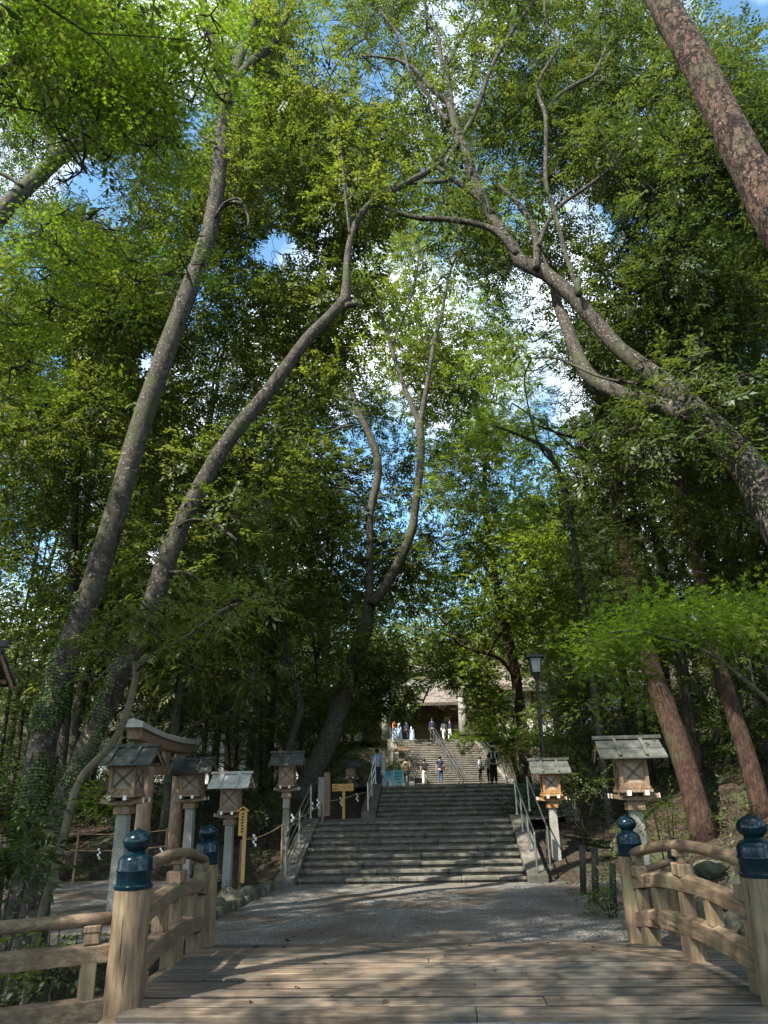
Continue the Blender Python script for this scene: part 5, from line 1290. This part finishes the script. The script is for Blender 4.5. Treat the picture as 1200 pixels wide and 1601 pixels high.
WOOD = [
 (-8.6, 25, 19, 'Ln', 0), (-11.0, 22.5, 18, 'Ln', 1), (-14, 27, 20, 'Ln', 4), (-17, 22, 19, 'Ln', 0), (-13.5, 17.5, 17, 'Ln', 1), (-20, 27, 20, 'Ln', 4), (-10, 29, 21, 'Lc', 2),
 (-6.8, 31, 20, 'Lm', 0), (-15, 33, 22, 'Lc', 2), (-9, 37, 18, 'Lm', 4), (-6.6, 41, 11, 'Lm', 0), (-12.5, 43, 16, 'Lm', 0), (-19, 40, 23, 'Lm', 3), (-25, 35, 23, 'Lm', 0), (-10.5, 50, 12, 'Lm', 1), (-22, 48, 24, 'Lf', 0), (-15, 56, 24, 'Lf', 1), (-30, 44, 24, 'Lf', 0),
 (8.2, 25, 18, 'Rm', 0), (9.5, 31, 21, 'Rc', 2), (7.6, 36, 19, 'Rm', 4), (12, 24, 19, 'Rn', 2), (13, 33, 21, 'Rc', 2), (16, 27, 20, 'Rn', 0), (10.5, 42, 22, 'Rm', 0), (17, 37, 22, 'Rm', 1), (9.0, 48, 20, 'Rm', 4), (20, 31, 21, 'Rn', 1), (13.5, 18.5, 16, 'Rn', 0), (18, 21, 18, 'Rn', 1), (14.5, 47, 22, 'Rf', 0), (22, 43, 23, 'Rf', 1), (25, 34, 22, 'Rf', 0), (11, 21, 15, 'Rn', 1), (12.5, 29, 20, 'Rc', 2), (27, 50, 23, 'Rf', 0),
 (9.5, 62, 20, 'Cf', 3), (-13, 66, 22, 'Cf', 3), (-8, 94, 20, 'Cf', 3), (-2, 96, 22, 'Cf', 3), (4, 95, 19, 'Cf', 3), (12, 88, 22, 'Cf', 3), (-17, 86, 22, 'Cf', 3), (18, 72, 22, 'Cf', 3), (-24, 70, 24, 'Cf', 3), (-16, 38, 20, 'Lm', 1), (-23, 40, 21, 'Lm', 4), (-28, 31, 20, 'Ln', 1), (-6, 108, 26, 'Cf', 3), (3, 110, 26, 'Cf', 3), (8.6, 54, 20, 'Rm', 3), (-9, 62, 22, 'Cf', 3), (-5, 98, 13, 'Cf', 3), (1, 92, 12, 'Cf', 3), (-10, 92, 12, 'Cf', 3), (-12, 99, 12, 'Cf', 3), (6, 99, 14, 'Cf', 3), (-8.5, 72, 10, 'Cf', 3), (4.5, 69, 10, 'Cf', 3), (-6.0, 67, 8, 'Cf', 3), (-15, 49, 14, 'Lm', 0), (-18, 53, 20, 'Lm', 0), (-26, 56, 22, 'Lf', 0), (-12, 26, 9, 'Ln', 0), (-7.8, 22.5, 9, 'Ln', 1)]
for i, (x, y, h, lk, ty) in enumerate(WOOD):
    far = y > 45
    kw = [dict(bark='bark_dark', leafm='leaf_dark'), dict(bark='bark_smooth', leafm='leaf_mid'), dict(bark='bark_cedar', leafm='leaf_dark', kind='cedar', name='cedar_tree'), dict(bark='bark_smooth', leafm='leaf_far'), dict(bark='bark_smooth', leafm='leaf_light')][ty]
    big = 1.0 if y < 30 else (1.3 if y < 60 else 2.0)
    woodtree(x, y, h, LB[lk], seed=i, sp=2.9*(1.25 if far else 1), low=0.28 if y < 60 else .2, n=20, dens=10/big**1.6, leaf=0.14*big, r0=0.2+0.02*(i % 4), lean=(-0.10*x, -1.0), rad=1.55*(1.25 if far else 1), gapx=.95, **kw)
# understory
UND = [(-7.2, 27, 4.5), (-9.5, 24, 4), (-12.5, 24.5, 5), (-15.5, 24, 5), (-5.2, 29.5, 5), (-4.6, 34, 5.0), (-7.5, 34, 5.5), (-10.5, 33, 6), (-18.5, 25, 6), (-13.5, 36, 6), (-17, 31, 6), (-21, 23, 6), (-23, 31, 7),
       (5.4, 28.5, 4.6), (6.6, 32, 5.0), (9.8, 27.5, 5), (8, 29, 5), (11, 34, 6), (14.5, 30, 6), (15, 22.5, 5), (18, 25.5, 5), (9.2, 22, 3.4), (7.2, 40, 5.5), (12, 38, 6), (16, 33, 6), (8.2, 44, 6), (-7.0, 45, 6), (20, 29, 6), (-6.8, 38.5, 6)]
for i, (x, y, h) in enumerate(UND):
    woodtree(x, y, h, 'leafy understory tree low in the shade ' + ('left' if x < 0 else 'right')+' of the stairs', bark='bark_dark', leafm=('leaf_dark', 'leaf_mid')[i % 2], sp=1.5, low=.12, n=13, dens=20, leaf=.10, r0=.055, seed=900+i, rad=1.0, grp='understory trees', name='small_tree', gaps=False)
for i, (x, y, h) in enumerate(((-6.6, 29, 13), (-9.2, 27.2, 14), (-11.8, 28.5, 13), (-8.4, 32, 15), (-14.6, 25, 13), (-16.2, 29, 14), (-12.2, 24, 12), (-19, 23.5, 13), (-10.2, 35, 15), (-5.4, 35.5, 12), (7.4, 29.5, 12), (10.6, 26, 13), (8.8, 34, 13), (13.2, 27, 13), (16.2, 24, 13), (11.6, 31, 14), (14.4, 21.5, 12), (18.2, 28.5, 13))):
    woodtree(x, y, h, 'slender bare-stemmed tree in the shade ' + ('left' if x < 0 else 'right')+' of the stairs', bark=('bark_dark', 'bark_smooth', 'bark_cedar')[i % 3], leafm='leaf_dark', sp=1.5, low=.6, n=8, dens=9, leaf=.13, r0=.09, seed=1500+i, rad=1.1, lean=(.5*math.sin(i*2), -.4), grp='slender trees', name='small_tree', gapx=.8)
# trees behind the camera whose crowns shade the bridge
for i, (x, y, h) in enumerate(((-8.0, -0.8, 14), (-9.5, 6.5, 16), (-5, -4.5, 16), (-12.5, 11, 16), (-1.5, -7, 17), (-13, 3, 17), (-10, -4, 16), (-4.2, -0.8, 16), (-5.8, 4.6, 18), (0.5, -3.5, 17), (-2.5, 2.2, 19), (2.5, -7, 17), (-13, 0.5, 24), (-16.5, 6, 24), (-18, 12, 22))):
    woodtree(x, y, h, 'tall tree on the left behind the viewer shading the bridge', lean=(0.4, -1.2), leafm='leaf_mid', bark='bark', sp=3.2, low=.5, n=17, dens=11, leaf=.12, r0=.26, seed=1200+i, rad=1.5, gaps=False, grp='shade trees behind the viewer')

# ------------------------------------------------------------------ stuff: litter, ground cover, distant wood
rng = np.random.default_rng(5)
def on_bank(n, xr, yr, rng):
    x = rng.uniform(*xr, n); y = rng.uniform(*yr, n)
    cx = np.interp(y, CXY, CXV); dx = x-cx; dx = np.sign(dx)*np.maximum(0, np.abs(dx)-np.interp(y, [24, 28], [0, 1.6]))
    k = ((dx < -4.0) | (dx > 3.9)) & ~((dx < -4) & (dx > -13) & (y > 11.5) & (y < 20.6) & (dx < -5.2))
    return x[k], y[k]
x, y = on_bank(70000, (-16, 18), (7.4, 30), rng)
k = rng.random(len(x)) < np.clip(1.3-0.04*(y-8), .25, 1); x, y = x[k], y[k]
C = np.stack([x, y, zg(x, y)+rng.uniform(.005, .05, len(x))], 1)
D = rng.normal(size=(len(x), 3)); D[:, 2] *= .35
xe = rng.uniform(-3, 3.2, 90); ye = rng.uniform(7.1, 19, 90)
ze = np.where(ye < 11.2, [deckz(v)+.006 for v in ye], 0.2-0.17*(ye-11)/8.3+.035)
C = np.concatenate([C, np.stack([xe, ye, ze], 1)]); D = np.concatenate([D, rng.normal(size=(90, 3))*np.array([1, 1, .12])])
sp1 = np.array([[0, 0, 0], [.04, .018, .01], [.085, 0, -.004], [.04, -.018, .01]])
o = np_mesh('leaf_litter', place_sprays(C, D, sp1, rng, (.6, 1.3)), 4, M['litter']); tag(o, 'dry brown fallen leaves covering the banks', 'leaf litter', kind='stuff')
x, y = on_bank(20000, (-18, 20), (7.6, 34), rng)
m_ = np.array([mnoise.noise(Vector((a*.5, b*.5, 3))) for a, b in zip(x, y)]) > 0.02
x, y = x[m_], y[m_]
C = np.stack([x, y, zg(x, y)+rng.uniform(.05, .4, len(x))], 1)
D = rng.normal(size=(len(x), 3)); D[:, 2] = np.abs(D[:, 2])*.5
o = np_mesh('undergrowth', place_sprays(C, D, make_spray(9, .32, .09, .04, rng), rng), 4, M['leaf_dark']); tag(o, 'patches of low evergreen ground cover on the banks', 'undergrowth', kind='stuff')
cl = []
for _ in range(420):
    a = rng.uniform(-1.15, 1.15); d = rng.uniform(62, 120)
    px_, py_ = math.sin(a)*d, math.cos(a)*d
    if abs(px_+0.19*(py_-50)) < 9 and py_ < 100: continue
    z = float(zg(px_, py_)); q = rng.uniform(3, 5.5)
    cl.append(((px_, py_, z+rng.uniform(1, 15)), (q, q, q*.8)))
o = np_mesh('distant_wood', crown_verts(cl, .9, 'broad', rng, .42, gaps=True, n_leaf=10, gapx=.5), 4, M['leaf_far']); tag(o, 'distant wooded hillside behind the shrine', 'wood', kind='stuff')

# shrubs and near plants
def shrub(px, py, Yp, r, label, leafm='leaf_dark', dens=90, leaf=.09, kind='broad', nst=5, seed=0, hang=None):
    rng = np.random.default_rng(seed+3000)
    c = PY(px, py, Yp); gz = float(zg(c[0], c[1]))
    root = empty('shrub', (c[0], c[1], gz)); tag(root, label, 'shrub')
    b = MB(); cl = []
    for k in range(nst):
        e = np.array(c)+rng.normal(size=3)*np.array([r*.45, r*.45, r*.3])
        if hang is not None:
            b.tube([hang, ((hang[0]+e[0])/2, (hang[1]+e[1])/2, (hang[2]+e[2])/2+.06), tuple(e)], [.008, .006, .004], 5); cl.append((tuple(e), r*.62)); continue
        b.tube([(c[0]+rng.uniform(-.08, .08), c[1]+rng.uniform(-.08, .08), gz-.05), ((c[0]+e[0])/2, (c[1]+e[1])/2, (gz+e[2])/2+.05), tuple(e)], [.014, .011, .006], 5)
        cl.append((tuple(e), r*.62))
    o = b.build('stems', M['bark_dark'], root, world=True); o['kind'] = 'stuff'
    np_mesh('foliage', crown_verts(cl, dens, kind, rng, leaf, gaps=False, n_leaf=9)-np.array(root.location), 4, M[leafm], root)
shrub(22, 1335, 9.6, .42, 'broad leaved dark shrub in front of the ivy tree at the left edge', leaf=.13, kind='narrow', dens=160, seed=1)
shrub(15, 1290, 10.2, .35, 'upper leafy sprays over the left edge shrub', leaf=.12, kind='narrow', dens=140, seed=2)
shrub(92, 1465, 8.8, .28, 'small bright green plants behind the left wing rail', leafm='leaf_maple', leaf=.09, dens=110, seed=3)
shrub(80, 1525, 8.2, .30, 'dark leafy plant in the ditch under the left wing rail', leaf=.08, dens=170, seed=4)
shrub(955, 1400, 13.6, .42, 'fine leaved shrub growing over the third bollard', leafm='leaf_mid', leaf=.06, dens=170, kind='narrow', seed=5)
shrub(1010, 1415, 12.6, .30, 'shrub in the gap behind the far right bridge post', leafm='leaf_mid', leaf=.06, dens=170, kind='narrow', seed=6)
shrub(1035, 1270, 12.5, .2, 'sapling with pale fresh leaves beside the far right finial', leafm='leaf_maple', leaf=.07, dens=130, seed=7)
shrub(822, 1262, 24.5, .6, 'dense dark shrub spilling over the right handrail of the steps', leaf=.09, dens=110, seed=8)
shrub(850, 1235, 24.5, .9, 'dark evergreen shrub behind the orange-toned lantern', leaf=.09, dens=80, seed=9)
shrub(905, 1240, 22, .7, 'glossy evergreen shrub between the two right lanterns', leaf=.08, dens=90, leafm='leaf_mid', seed=10)
shrub(415, 1262, 22, .7, 'dark fronded shrub on the bank behind the pale-roofed lantern', leaf=.10, kind='narrow', dens=90, seed=11)
shrub(605, 1170, 42, .75, 'clipped yellow-green bush behind the white banner', leafm='leaf_far', leaf=.08, dens=110, seed=12)
shrub(615, 1192, 43, .8, 'rounded green bush just above the blue boards', leafm='leaf_maple', leaf=.08, dens=90, seed=13)
shrub(566, 1200, 34, .9, 'sunlit pale green bush beyond the far lantern', leafm='leaf_far', leaf=.09, dens=60, seed=14)
shrub(568, 1240, 33, .5, 'low bush left of the middle steps handrail', leafm='leaf_mid', leaf=.08, dens=80, seed=15)
shrub(145, 1262, 10.7, .12, 'single sprig of pale leaves hanging beside the left lantern', leafm='leaf_maple', leaf=.10, dens=260, nst=2, seed=16, hang=tuple(PY(150, 1190, 10.6)))
shrub(790, 1170, 46, 1.2, 'soft green bush right of the upper stairs', leafm='leaf_maple', leaf=.10, dens=60, seed=18)
print('LEAVES', BUDGET[0])
